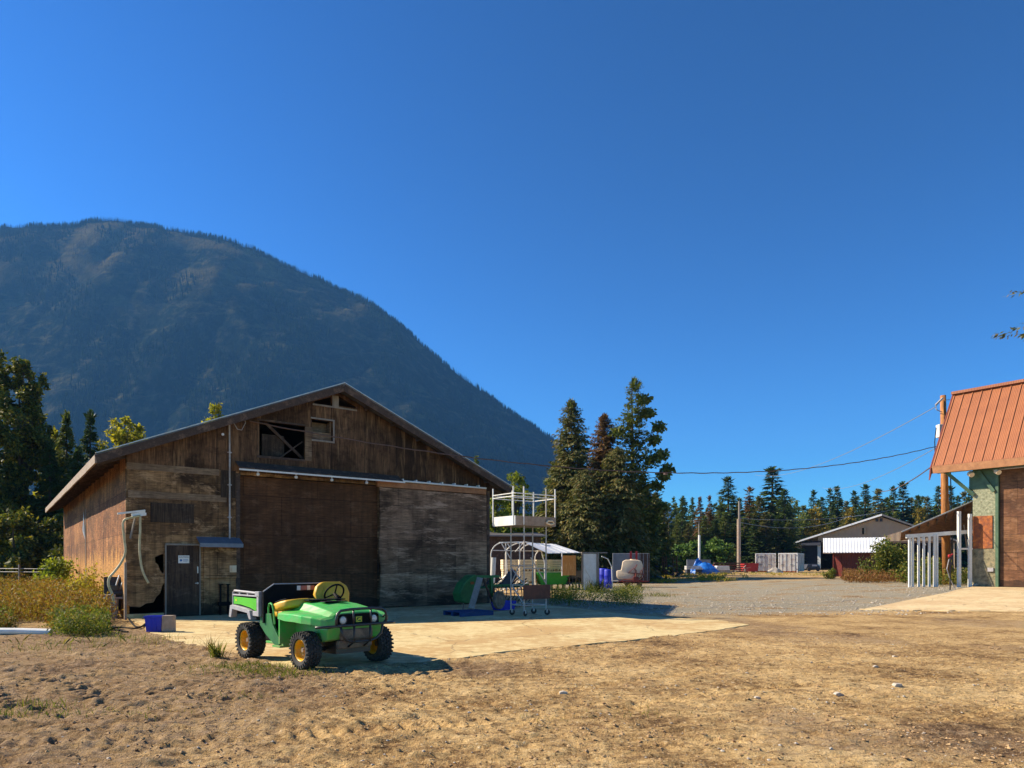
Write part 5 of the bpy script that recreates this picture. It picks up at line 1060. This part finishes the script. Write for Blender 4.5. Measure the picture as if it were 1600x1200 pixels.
# big cedars in the middle
for px,py,Y,R,m,nb,lab,kw in (
 (893,626,60,2.9,'lf_cedar',760,'tall pointed cedar with russet top, left one of the big group',dict(irr=.3,droop=.5,p=.62)),
 (944,648,62,2.9,'lf_russet',720,'russet brown cedar standing between the two tallest trees of the group',dict(irr=.3,droop=.5,p=.6)),
 (868,722,64,2.2,'lf_olive',420,'short olive cedar at the left foot of the big tree group',dict(irr=.3,droop=.4,p=.6)),
 (1024,770,72,2.3,'lf_cedar',420,'narrow russet-topped cedar just right of the big tree group',dict(irr=.2,droop=.45,p=.8)),
 (915,735,56,3.0,'lf_cedar',520,'broad low cedar filling the front of the big tree group above the white panel',dict(irr=.4,droop=.6,p=.55)),
 (965,700,57,2.9,'lf_cedar',560,'drooping brown-green cedar in front of the tallest tree, above the gray trailer',dict(irr=.4,droop=.6,p=.55)),
 (845,790,66,2.2,'lf_olive',300,'bushy olive young cedar beside the scaffold',dict(irr=.3,droop=.4,p=.5)),
 (1003,742,68,2.2,'lf_dark',380,'dark fir between the gray trailer and the narrow cedar',dict(irr=.3,droop=.4,p=.7))):
    b,H_=at(px,py,Y); conifer('cedar_tree',lab,b,H_,R*1.3,m,'trees of the big cedar group',zb=.3,nb=int(nb*1.25),ns=30,sz=.6,seed=int(px),**kw)
b,H_=at(987,592,61)
ct=T('cottonwood_tree','tallest tree of the big group, green crown with loose branches reaching right','tree',b,0,'trees of the big cedar group')
ct.p('trunk',MB().tube([(0,0,-.3),(.1,0,H_*.5),(0,0,H_*.98)],.32,8,.03).tube([(0,0,H_*.4),(1.2,0,H_*.5),(2.9,.2,H_*.52)],.07,6,.02).tube([(0,0,H_*.6),(1.2,0,H_*.7),(2.4,.2,H_*.76)],.07,6,.02).tube([(0,0,H_*.3),(1.6,0,H_*.38),(2.6,.2,H_*.36)],.07,6,.02),'bark')
V=conifer_crown(H_,2.5,1.0,620,26,.42,.42,-.25,91,.55,.6); V[:,0]+=.25*np.clip(V[:,2]/H_,0,1); 
bl_=np.array([(2.0,0,H_*.70),(2.5,.1,H_*.76),(1.5,0,H_*.83),(2.7,.1,H_*.62),(2.9,.2,H_*.52),(2.2,0,H_*.47),(2.7,0,H_*.36),(1.9,0,H_*.60),(2.0,0,H_*.30),(1.1,0,H_*.9),(-1.2,0,H_*.74),(3.2,.1,H_*.55)])
npmesh('crown',np.concatenate([V,leaf_cloud(bl_,np.array([(.62,.6,.42)]*12),3000,.34,92,.2)]),4,'lf_olive',parent=ct.o)
# birch / lime trees behind barn right corner
for px,py,Y,hw,lab,m,sd_ in ((806,735,58,1.7,'lime-green birch seen through the scaffold platform rails','lf_birch',5),(776,752,56,1.3,'yellow-green birch touching the barn roof corner beside the scaffold','lf_birch',6),(744,716,60,.9,'small tree top poking just above the barn roof near the cable','lf_olive',7)):
    b,H_=at(px,py,Y); broadleaf('birch_tree',lab,b,[(0,0,H_-1.2,hw*.5,hw*.5,1.3),(0,0,H_-3,hw,hw,1.8),(.2,0,H_-5.2,hw*1.2,hw,1.9),(0,0,H_*.3,hw*1.2,hw,1.6)],m,6500,.26,seed=sd_)
# left side
b,H_=at(35,552,50)
broadleaf('cottonwood_tree','large dark cottonwood with yellow-tipped crown at the left edge',b,[(-2.0,0,H_*.84,1.2,1.2,2.3),(-.3,.4,H_-1.5,.8,.8,1.6),(0,0,H_*.78,1.6,1.4,2.2),(1.0,.2,H_*.86,.5,.6,1.4),(-1.6,0,H_*.55,2.4,2,2.5),(1,0,H_*.58,1.9,1.9,2.5),(0,0,H_*.3,2.8,2.2,2.8),(.5,0,1.8,3,2,1.9)],'lf_cotton',36000,.25,seed=12)
b,H_=at(-45,520,47)
broadleaf('cottonwood_tree','dark cottonwood cut by the left picture edge',b,[(0,0,H_-2.5,1.9,1.9,2.5),(.5,0,H_*.62,2.6,2,2.8),(0,0,H_*.35,3,2.4,3),(.8,0,2.2,3,2,2)],'lf_cotton',26000,.25,seed=14)
for px,py,Y,R,m,lab in ((104,644,52,2.1,'lf_olive','olive-yellow conifer between the cottonwood and the dark spruce'),(141,642,54,1.9,'lf_dark','dark open-branched spruce left of the barn roof slope'),(78,690,49,2.0,'lf_dark','shaded fir low against the left cottonwood'),(122,700,48,2.2,'lf_dark','shadowy fir right behind the barn eave, below the spruce'),(165,705,50,2.1,'lf_dark','dark fir peeking above the eave, right of the spruce')):
    b,H_=at(px,py,Y); conifer('fir_tree',lab,b,H_,R,m,'conifers left of the barn',nb=430,ns=26,sz=.5,seed=int(px)+3,p=.8,droop=.3)
for px,py,Y,hw,lab,sd_ in ((190,648,52,1.6,'bright yellow-green aspen above the barn eave',21),(215,660,54,.8,'slender yellow-green treetop right of the bright aspen',22),(338,630,52,1.6,'yellow-green tree crown peeking over the middle of the barn roof',23),(86,668,53,.9,'small yellow-topped tree between the cottonwood and the olive conifer',25)):
    b,H_=at(px,py,Y); broadleaf('aspen_tree',lab,b,[(0,0,H_-1.0,hw*.5,hw*.5,1.0),(0,0,H_-2.4,hw,hw,1.5),(-.2,0,H_-4.4,hw*1.25,hw,1.8),(0,0,H_-6.6,hw*1.2,hw,1.6)],'lf_yellow',6500,.25,seed=sd_)
heapish=[(150,780,46),(60,790,44),(105,830,43),(20,800,42),(165,850,45)]
for i,(px,py,Y) in enumerate(heapish):
    b,H_=at(px,py,Y); broadleaf('undergrowth_bush','%s'%['dark bush under the barn eave beside the side wall','dark bush below the shaded fir left of the barn','low dark bush behind the wire fence near the barn','dark bush at the foot of the big cottonwood','low dark thicket against the barn back corner'][i],b,[(0,0,H_*.5,2.2,1.6,H_*.45)],'lf_cotton',4200,.26,seed=40+i,grp='bushes behind the wire fence',limbs=False)
# far treeline
def far_label(i,px,kind):
    marks=[(1062,'right of the big cedar group'),(1100,'behind the slim white-based pole'),(1148,'between the two distant poles'),(1180,'right behind the taller distant pole'),(1248,'behind the shipping containers'),(1300,'above the left slope of the tan barn'),(1350,'above the middle of the tan barn roof'),(1400,'above the tan barn right slope'),(1450,'behind the left end of the lean-to'),(1900,'beside the brown utility pole')]
    return next(m for lim,m in marks if px<lim)
FL=[(1045,786,1.0,'s'),(1066,778,1.9,'d'),(1082,783,1.3,'d'),(1094,777,2.0,'r'),(1109,775,2.0,'r'),(1124,790,2.2,'o'),(1138,745,3.9,'d'),(1155,778,2.2,'o'),(1171,761,2.8,'r'),(1186,775,2.6,'c'),(1207,730,5.2,'d'),(1226,765,3.4,'d'),(1256,790,3.0,'o'),(1271,766,2.2,'d'),(1284,777,2.0,'d'),(1297,763,2.3,'d'),(1308,760,2.6,'d'),(1322,783,2.2,'c'),(1334,767,2.0,'d'),(1352,757,2.7,'d'),(1372,764,3.0,'c'),(1386,778,2.4,'d'),(1396,760,2.2,'d'),(1411,753,3.0,'d'),(1424,778,2.2,'c'),(1434,774,2.0,'d'),(1449,776,2.2,'c'),(1467,760,3.0,'d'),(1484,759,2.8,'d'),(1497,775,2.0,'d'),(1507,768,2.4,'c'),(1518,760,2.8,'d')]
kinds={'d':('lf_dark','dark green fir'),'r':('lf_russet','russet-tinted cedar'),'o':('lf_olive','olive green conifer'),'c':('lf_cedar','brownish green cedar'),'s':('lf_dark','thin half-bare fir')}
protos={}; ords={}
def far_tree(px,py,hw,kd,Y,desc,grp):
    b,H_=at(px,py,Y); R=hw*Y/150*1.7; key=(kd,int(px)%2)
    lab='%s %s'%(desc,far_label(0,px,kd))
    if key not in protos:
        t=conifer('fir_tree' if kd in 'ds' else 'cedar_tree',lab,b,18,3.0,kinds[kd][0],grp,nb=300 if kd!='s' else 70,ns=16,sz=.8 if kd!='s' else .6,seed=len(protos)*7+1,p=.85,droop=.3 if kd in 'ds' else .5,irr=.3); protos[key]=t.o; o=t.o
    else:
        o=copytree(protos[key]); o['group']=grp
    ords.setdefault(lab,[]).append((px,o)); o.location=b; o.scale=(R/3.0,R/3.0,H_/18); o.rotation_euler=(0,0,random.uniform(0,6.28)); return o
FG='conifers of the far treeline'
for i,(px,py,hw,kd) in enumerate(FL):
    far_tree(px,py,hw,kd,(128 if px<1240 else 158)+(i*37%11),('tall ' if py<762 else '')+kinds[kd][1],FG)
# lower trees in front of the line
low=[(1058,812,2.0,'o'),(1076,818,2.2,'c'),(1100,806,2.6,'o'),(1118,812,2.4,'d'),(1133,800,2.6,'o'),(1147,818,2.2,'d'),(1163,808,2.6,'o'),(1180,812,2.4,'d'),(1196,800,3.0,'c'),(1216,806,2.8,'d'),(1233,812,2.6,'o'),(1250,826,2.4,'d'),(1302,806,2.6,'o'),(1326,800,2.6,'c'),(1345,798,2.2,'d'),(1400,800,2.6,'o'),(1440,802,2.6,'d'),(1475,798,2.6,'o')]
for i,(px,py,hw,kd) in enumerate(low):
    far_tree(px,py,hw,kd,(118 if px<1240 else 150)+(i*29%7),'lower '+kinds[kd][1],FG)
for lab,l_ in ords.items():
    l_.sort(key=lambda q:q[0])
    for n_,(px,o) in enumerate(l_): o['label']=lab if len(l_)==1 else '%s, %s from left'%(lab,['first','second','third','fourth','fifth','sixth','seventh','eighth'][n_])
for i,(px,py,hw,m,lab) in enumerate([(1062,850,3.2,'lf_green','bright green bush at the forest edge above the scrap heap'),(1086,845,2.6,'lf_green','bright green bush at the forest edge by the slim pole'),(1118,842,3.4,'lf_green','light green shrub mass left of the taller distant pole'),(1140,850,2.6,'lf_olive','olive shrub at the foot of the taller distant pole'),(1275,788,2.6,'lf_gold','golden yellow birch above the left slope of the tan barn'),(1330,790,1.3,'lf_gold','slim golden tree above the tan barn roof'),(1237,774,3.0,'lf_olive','round-topped olive tree above the right container'),(1436,790,1.8,'lf_gold','dull golden cedar-like tree behind the lean-to'),(1040,858,2.5,'lf_green','green shrub at the right foot of the cedars')]):
    Y=(112 if px<1200 else 148); b,H_=at(px,py,Y); hw=hw*Y/112
    broadleaf('birch_tree' if 'birch' in lab or 'tree' in lab else 'forest_shrub',lab,b,[(0,0,H_*.85,hw*.5,hw*.5,H_*.14),(0,0,H_*.62,hw*.9,hw*.8,H_*.22),(0,0,H_*.3,hw*1.05,hw*.9,H_*.26)],m,3600,.5,seed=60+i,limbs=H_>8)
# forest mass behind
M['lf_mass']=leafmat('mixed_conifer_mass',[(.035,.055,.012),(.08,.11,.022),(.17,.19,.035)],.2)
fm=[]
g=np.random.default_rng(5)
for i in range(230):
    px=g.uniform(985,1640); Y=g.uniform(172,215); py=g.uniform(774,806); b,H_=at(px,py,Y); V=conifer_crown(H_,g.uniform(2.6,4.2),.2,60,9,2.2,seed=i,irr=.3); fm.append(V+np.array(b))
for i in range(70):
    px=g.uniform(-120,230); Y=g.uniform(66,85); py=g.uniform(740,800); b,H_=at(px,py,Y); V=conifer_crown(H_,g.uniform(2.2,3.2),.2,70,10,1.3,seed=i+300,irr=.3); fm.append(V+np.array(b))
npmesh('distant_forest',np.concatenate(fm),4,'lf_mass',label='dense dark forest mass closing the background behind the single trees',cat='forest',kind='stuff')
# tree past the right edge
b=GY(1690,47); H_=W(1690,200,47).z
conifer('fir_tree','fir whose branch tips enter at the right picture edge above the copper roof',b,H_,3.6,'lf_cedar',zb=9,nb=190,ns=60,sz=.5,seed=77,p=.35,droop=.45,irr=.75)
# ------------------------------------------------------------ weeds, grass, stones
M['weed']=leafmat('dry_weed',[(.09,.032,.010),(.20,.09,.022),(.34,.19,.04),(.22,.17,.03),(.12,.14,.022)],.35)
M['weed_g']=leafmat('green_weed',[(.04,.07,.012),(.09,.13,.02),(.2,.2,.035),(.32,.24,.06)],.35)
M['weed_y']=leafmat('yellow_weed',[(.2,.12,.02),(.42,.3,.04),(.3,.3,.04),(.5,.42,.1)],.4)
M['weed_r']=leafmat('russet_weed',[(.1,.035,.015),(.2,.08,.025),(.28,.15,.05),(.12,.1,.03)],.3)
def blades(P,h,wd,seed,lean=.35):
    g=np.random.default_rng(seed); n=len(P); a=g.random(n)*2*np.pi; d=np.stack([np.cos(a),np.sin(a),np.zeros(n)],-1)
    b=g.random(n)*2*np.pi; L=np.stack([np.cos(b),np.sin(b),np.zeros(n)],-1)*(lean*g.random(n)*h)[:,None]
    h_=h*(.55+.6*g.random(n)); w_=(wd*(.6+.6*g.random(n)))[:,None]
    M1=P+L*.35+np.stack([0*h_,0*h_,h_*.55],-1); T1=P+L+np.stack([0*h_,0*h_,h_],-1)
    return np.stack([P-d*w_,P+d*w_,M1+d*w_*.6,T1,M1-d*w_*.6],-2).reshape(-1,3)
def weedplants(P,h,nl,sz,seed,top=.3):
    """stems with small leaves: returns quads"""
    g=np.random.default_rng(seed); n=len(P); t=top+(1-top)*g.random((n,nl)); sp=(h*.22)[:,None]*(1.2-t)
    Q=np.repeat(P[:,None],nl,1)+np.stack([g.normal(0,1,(n,nl))*sp,g.normal(0,1,(n,nl))*sp,t*h[:,None]],-1)
    Q=Q.reshape(-1,3); m=len(Q); D=nrm(g.normal(0,1,(m,3))+np.array([0,0,.6])); up=g.normal(0,1,(m,3)); Wd=nrm(np.cross(D,up)); l=(sz*(.5+g.random(m)))[:,None]; w_=l*.4
    return np.stack([Q,Q+D*l*.5+Wd*w_*.5,Q+D*l,Q+D*l*.5-Wd*w_*.5],-2).reshape(-1,3)
def region(n,px0,px1,Y0,Y1,seed,test=None,pw=1.0):
    g=np.random.default_rng(seed); out=[]
    while len(out)<n:
        Y=Y0+(Y1-Y0)*g.random()**pw; px=g.uniform(px0,px1); p=GY(px,Y)
        if test is None or test(p,px): out.append((p.x,p.y,p.z))
    return np.array(out)
Bi=B.inv
def leftok(p,px):
    q=Bi@Vector((p.x,p.y,0)); 
    if q.y>-.6 and q.x>-.25: return False
    if q.y<=-.6 and px>158-(17-p.y)*14: return False
    if p.y<15.7: return False
    return noise.noise(Vector((p.x*.5,p.y*.5,3)))>-.12
P=region(5200,-70,172,14.9,34,1,leftok,1.5); P[:,2]-=.02
hh=np.array([min(1.15,.22+max(0,(y-14.6))*.13)*(.7+.5*abs(noise.noise(Vector((x*.6,y*.6,8)))))+.12*random.random() for x,y,z in P])
npmesh('dry_weeds',weedplants(P,hh,9,.075,2,.15),4,'weed',label='tall rust-brown dry weeds filling the ground left of the barn',cat='weeds',kind='stuff')
npmesh('weed_stems',blades(P[:3600],hh[:3600],.006,3,.3),5,'weed_y',label='thin straw stalks standing among the weeds left of the barn',cat='weeds',kind='stuff')
P=region(1500,-60,175,14.6,17.5,4,lambda p,px: leftok(p,px) or (px<170 and px>85 and p.y>14.7 and p.y<16),1.2)
npmesh('green_weeds',np.concatenate([weedplants(P,np.full(len(P),.42)*(.5+np.random.default_rng(1).random(len(P))),7,.06,5,.05)]),4,'weed_g',label='low green weeds along the front edge of the weed patch',cat='weeds',kind='stuff')
def shrub(name,label,cat,loc,w0,h0,n,m,sz,seed,grp=None,dp=None):
    t=T(name,label,cat,loc,0,grp); g=random.Random(seed); mb=MB(); L=[]
    dp=dp or w0
    for i in range(16):
        a=g.random()*6.28; r=g.uniform(.1,.48); x,y=math.cos(a)*r*w0,math.sin(a)*r*dp; z=h0*g.uniform(.45,.95)*(1.1-r)
        mb.tube([(0,0,0),(x*.4,y*.4,z*.6),(x,y,z)],.012,4,.004); L.append((x,y,z*.85,w0*.17,dp*.17,h0*.2))
        L.append((x*.8,y*.8,z*.4,w0*.17,dp*.17,h0*.2))
    t.p('stems',mb,'bark'); A_=np.array(L); npmesh('foliage',leaf_cloud(A_[:,:3],A_[:,3:],n,sz,seed,.2),4,m,parent=t.o); return t
shrub('shrub','yellow-green bush growing against the sunlit barn side near the corner','shrub',tuple(B.m@Vector((-.55,3.2,0))),1.5,1.75,4200,'weed_y',.075,3)
shrub('shrub','smaller golden bush tight behind the pump','shrub',tuple(B.m@Vector((-.5,1.6,0))),1.0,1.1,2200,'weed_y',.06,5)
shrub('climbing_vine','lush green vine climbing the far end of the barn side wall','vine',tuple(B.m@Vector((-.5,13.5,0))),2.6,2.2,3600,'lf_birch',.14,6)
shrub('shrub','large olive-yellow shrub between the red shed and the white posts','shrub',G(1395,908),4.2,3.6,6500,'weed_g',.16,7,dp=3)
shrub('shrub','lower olive bush at the right of the red shed, behind the white posts','shrub',G(1448,912),3.2,1.9,3600,'weed_g',.15,8)
shrub('shrub','small green bush at the left foot of the red shed','shrub',G(1298,905),1.3,1.0,1500,'weed_g',.11,9)
P=region(3000,1318,1424,43,68,10); npmesh('russet_weeds',weedplants(P,.3+.55*np.random.default_rng(3).random(len(P)),7,.13,11,.05),4,'weed_r',label='low russet weeds between the red shed and the white posts',cat='weeds',kind='stuff')
P=region(900,1424,1520,38,46,12,lambda p,px: True); npmesh('green_weeds',weedplants(P,.5+.5*np.random.default_rng(4).random(len(P)),8,.11,13,.05),4,'weed_g',label='green and yellow weeds seen between the white posts',cat='weeds',kind='stuff')
# weeds right of scaffold, in and out of the barn shade
def clump(name,label,px,py,n,r,h,m,seed,kind='w'):
    c=G(px,py) if py>884 else GY(px,60); g=np.random.default_rng(seed); P=np.stack([c.x+g.normal(0,r,n),c.y+g.normal(0,r*.8,n),np.full(n,c.z)],-1)
    o=npmesh(name,blades(P,np.full(n,h),.008 if h<.6 else .012,seed,.9) ,5,m,loc=tuple(c)); tag(o,label,'weed clump'); return o
P=region(1100,858,1003,24.5,33,20,lambda p,px: noise.noise(Vector((p.x*.8,p.y*.8,1)))>-.1); npmesh('shade_weeds',np.concatenate([weedplants(P,.25+.45*np.random.default_rng(6).random(len(P)),9,.06,21,.05)]),4,'weed_g',label='dark low weeds in the barn shade right of the scaffold',cat='weeds',kind='stuff')
for i,(px,py,n,r,h,lab) in enumerate([(930,925,260,.35,.75,'sunny yellow-green weed tuft in front of the white panel'),(975,929,220,.35,.55,'green weed tuft below the sprayer wheels'),(990,921,120,.3,.4,'small weed tuft at the right of the sprayer'),(1030,932,160,.45,.25,'flat grass patch on the gravel in front of the scrap heap'),(1006,921,60,.3,.3,'tiny grass tuft right of the sprayer'),(340,1031,90,.05,.34,'single weed growing from the concrete edge behind the cart'),(328,1020,26,.03,.36,'thin brown stalk weed at the concrete edge'),(880,935,150,.4,.6,'dim weed tuft by the scaffold shade edge')]):
    clump('weed_clump',lab,px,py,n,r,h,'weed_g' if i!=6 else 'weed_r',80+i)
# flat grass near the cart
L_=[]; g=np.random.default_rng(31)
for px,py,n,r,h in ((400,1052,420,.35,.10),(440,1058,260,.22,.10),(370,1045,240,.22,.09),(425,1046,200,.25,.08),(68,1106,120,.12,.12),(90,1120,100,.2,.08),(10,1118,80,.1,.1),(392,1092,60,.2,.07),(1000,1115,40,.2,.06),(860,1125,30,.15,.05),(50,1020,160,.6,.12),(150,1008,260,.7,.18),(205,1000,160,.4,.15),(250,1120,60,.3,.06)):
    c=G(px,py); P=np.stack([c.x+g.normal(0,r*1.4,n),c.y+g.normal(0,r*.6,n),np.full(n,0.0)],-1); P=np.array([(x,y,gz(x,y)+relief(x,y)-.005) for x,y,z in P]); L_.append(blades(P,np.full(n,h),.004,int(px),1.1))
npmesh('grass',np.concatenate(L_),5,'weed_g',label='sparse short grass on the dirt around the cart and foreground',cat='grass',kind='stuff')
# weeds far in the yard
P=np.concatenate([region(900,1005,1170,52,66,33,lambda p,px: noise.noise(Vector((p.x*.4,p.y*.25,5)))>.05),region(500,1060,1300,66,78,34,lambda p,px: noise.noise(Vector((p.x*.3,p.y*.3,5)))>.1)])
npmesh('yard_grass',weedplants(P,np.full(len(P),.22),5,.12,35,.0),4,'weed_y',label='patchy yellow grass in the far yard before the junk row',cat='grass',kind='stuff')
# stones and clods
def stones(name,n,m,smin,smax,seed,reg,lab,flat=.6,cat='stones'):
    g=np.random.default_rng(seed); base=np.array([(1,0,0),(0,1,0),(-1,0,0),(0,-1,0),(0,0,1),(0,0,-1)],float); tri=[(0,1,4),(1,2,4),(2,3,4),(3,0,4),(1,0,5),(2,1,5),(3,2,5),(0,3,5)]
    out=[]
    for i in range(n):
        while True:
            px=g.uniform(reg[0],reg[1]); Y=reg[2]+(reg[3]-reg[2])*g.random()**1.1; p=GY(px,Y)
            if noise.noise(Vector((p.x*.7,p.y*.9,seed)))>g.uniform(-.5,.35): break
        s=smin*(smax/smin)**(g.random()**2.2)
        R=Matrix.Rotation(g.uniform(0,6.28),3,'Z')@Matrix.Rotation(g.uniform(-.5,.5),3,'X'); v=base*(.7+.6*g.random((6,1)))*np.array([1.2,1,flat])*s
        v=v@np.array(R).T; z=gz(p.x,p.y)+relief(p.x,p.y); v+=np.array([p.x,p.y,z+s*.2])
        for t in tri: out+= [v[t[0]],v[t[1]],v[t[2]]]
    npmesh(name,np.array(out),3,m,label=lab,cat=cat,kind='stuff')
stones('clods',8000,'clod',.006,.026,51,(-40,1660,4.6,15),'small soil clods strewn over the foreground dirt',.6,'soil clods')
stones('pebbles',1800,'stone',.005,.022,52,(-40,1660,4.6,16),'pale pebbles scattered on the dirt')
stones('gravel',6000,'stone',.012,.05,53,(880,1500,21,40),'loose gray gravel stones across the middle of the yard')
for i,(px,py,s,lab) in enumerate([(880,1088,.05,'flat pale stone lying alone in the center foreground dirt'),(1398,1027,.04,'pale stone in the dirt at the right, before the apron'),(1310,1087,.05,'angular gray stone, left of the small stone group at the right'),(1402,1076,.058,'largest stone of the group at the right foreground'),(1184,1092,.035,'small white stone right of center in the foreground'),(1368,1044,.035,'light stone above the small group at the right'),(416,1040,.04,'dark small stone on the concrete in front of the cart rear wheel')]):
    c=G(px,py); z=relief(c.x,c.y) if i<6 else .02; mb=MB(); r=random.Random(i)
    mb.poly([(math.cos(a)*s*r.uniform(.8,1.2),math.sin(a)*s*.5*r.uniform(.7,1.2)+s*.3) for a in [k*math.pi/4 for k in range(8)]],-s*.7,s*.7,f=lambda a,y,b:(c.x+a,c.y+y,c.z+z+b))
    one('stone',lab,'stone',mb,'stone',c,'larger loose stones' if i<6 else None,bevel=s*.25)
# ------------------------------------------------------------ haze
hm=bpy.data.materials.new('haze'); hm.use_nodes=True; t_=hm.node_tree; t_.nodes.clear()
ho=t_.nodes.new('ShaderNodeOutputMaterial'); pv=t_.nodes.new('ShaderNodeVolumePrincipled'); t_.links.new(pv.outputs[0],ho.inputs['Volume'])
pv.inputs['Color'].default_value=(.15,.44,1,1); pv.inputs['Density'].default_value=.000105; pv.inputs['Anisotropy'].default_value=.1
zt=float(max(v[2] for v in (mtn(px,1,*MT) for px in range(-900,1300,20))))+60
o=MB().box((-5200,-500,-60),(5200,7600,max(zt,1400))).build('haze',hm); tag(o,kind='stuff'); o['label']='thin blue haze filling the valley air'
M['haze']=hm
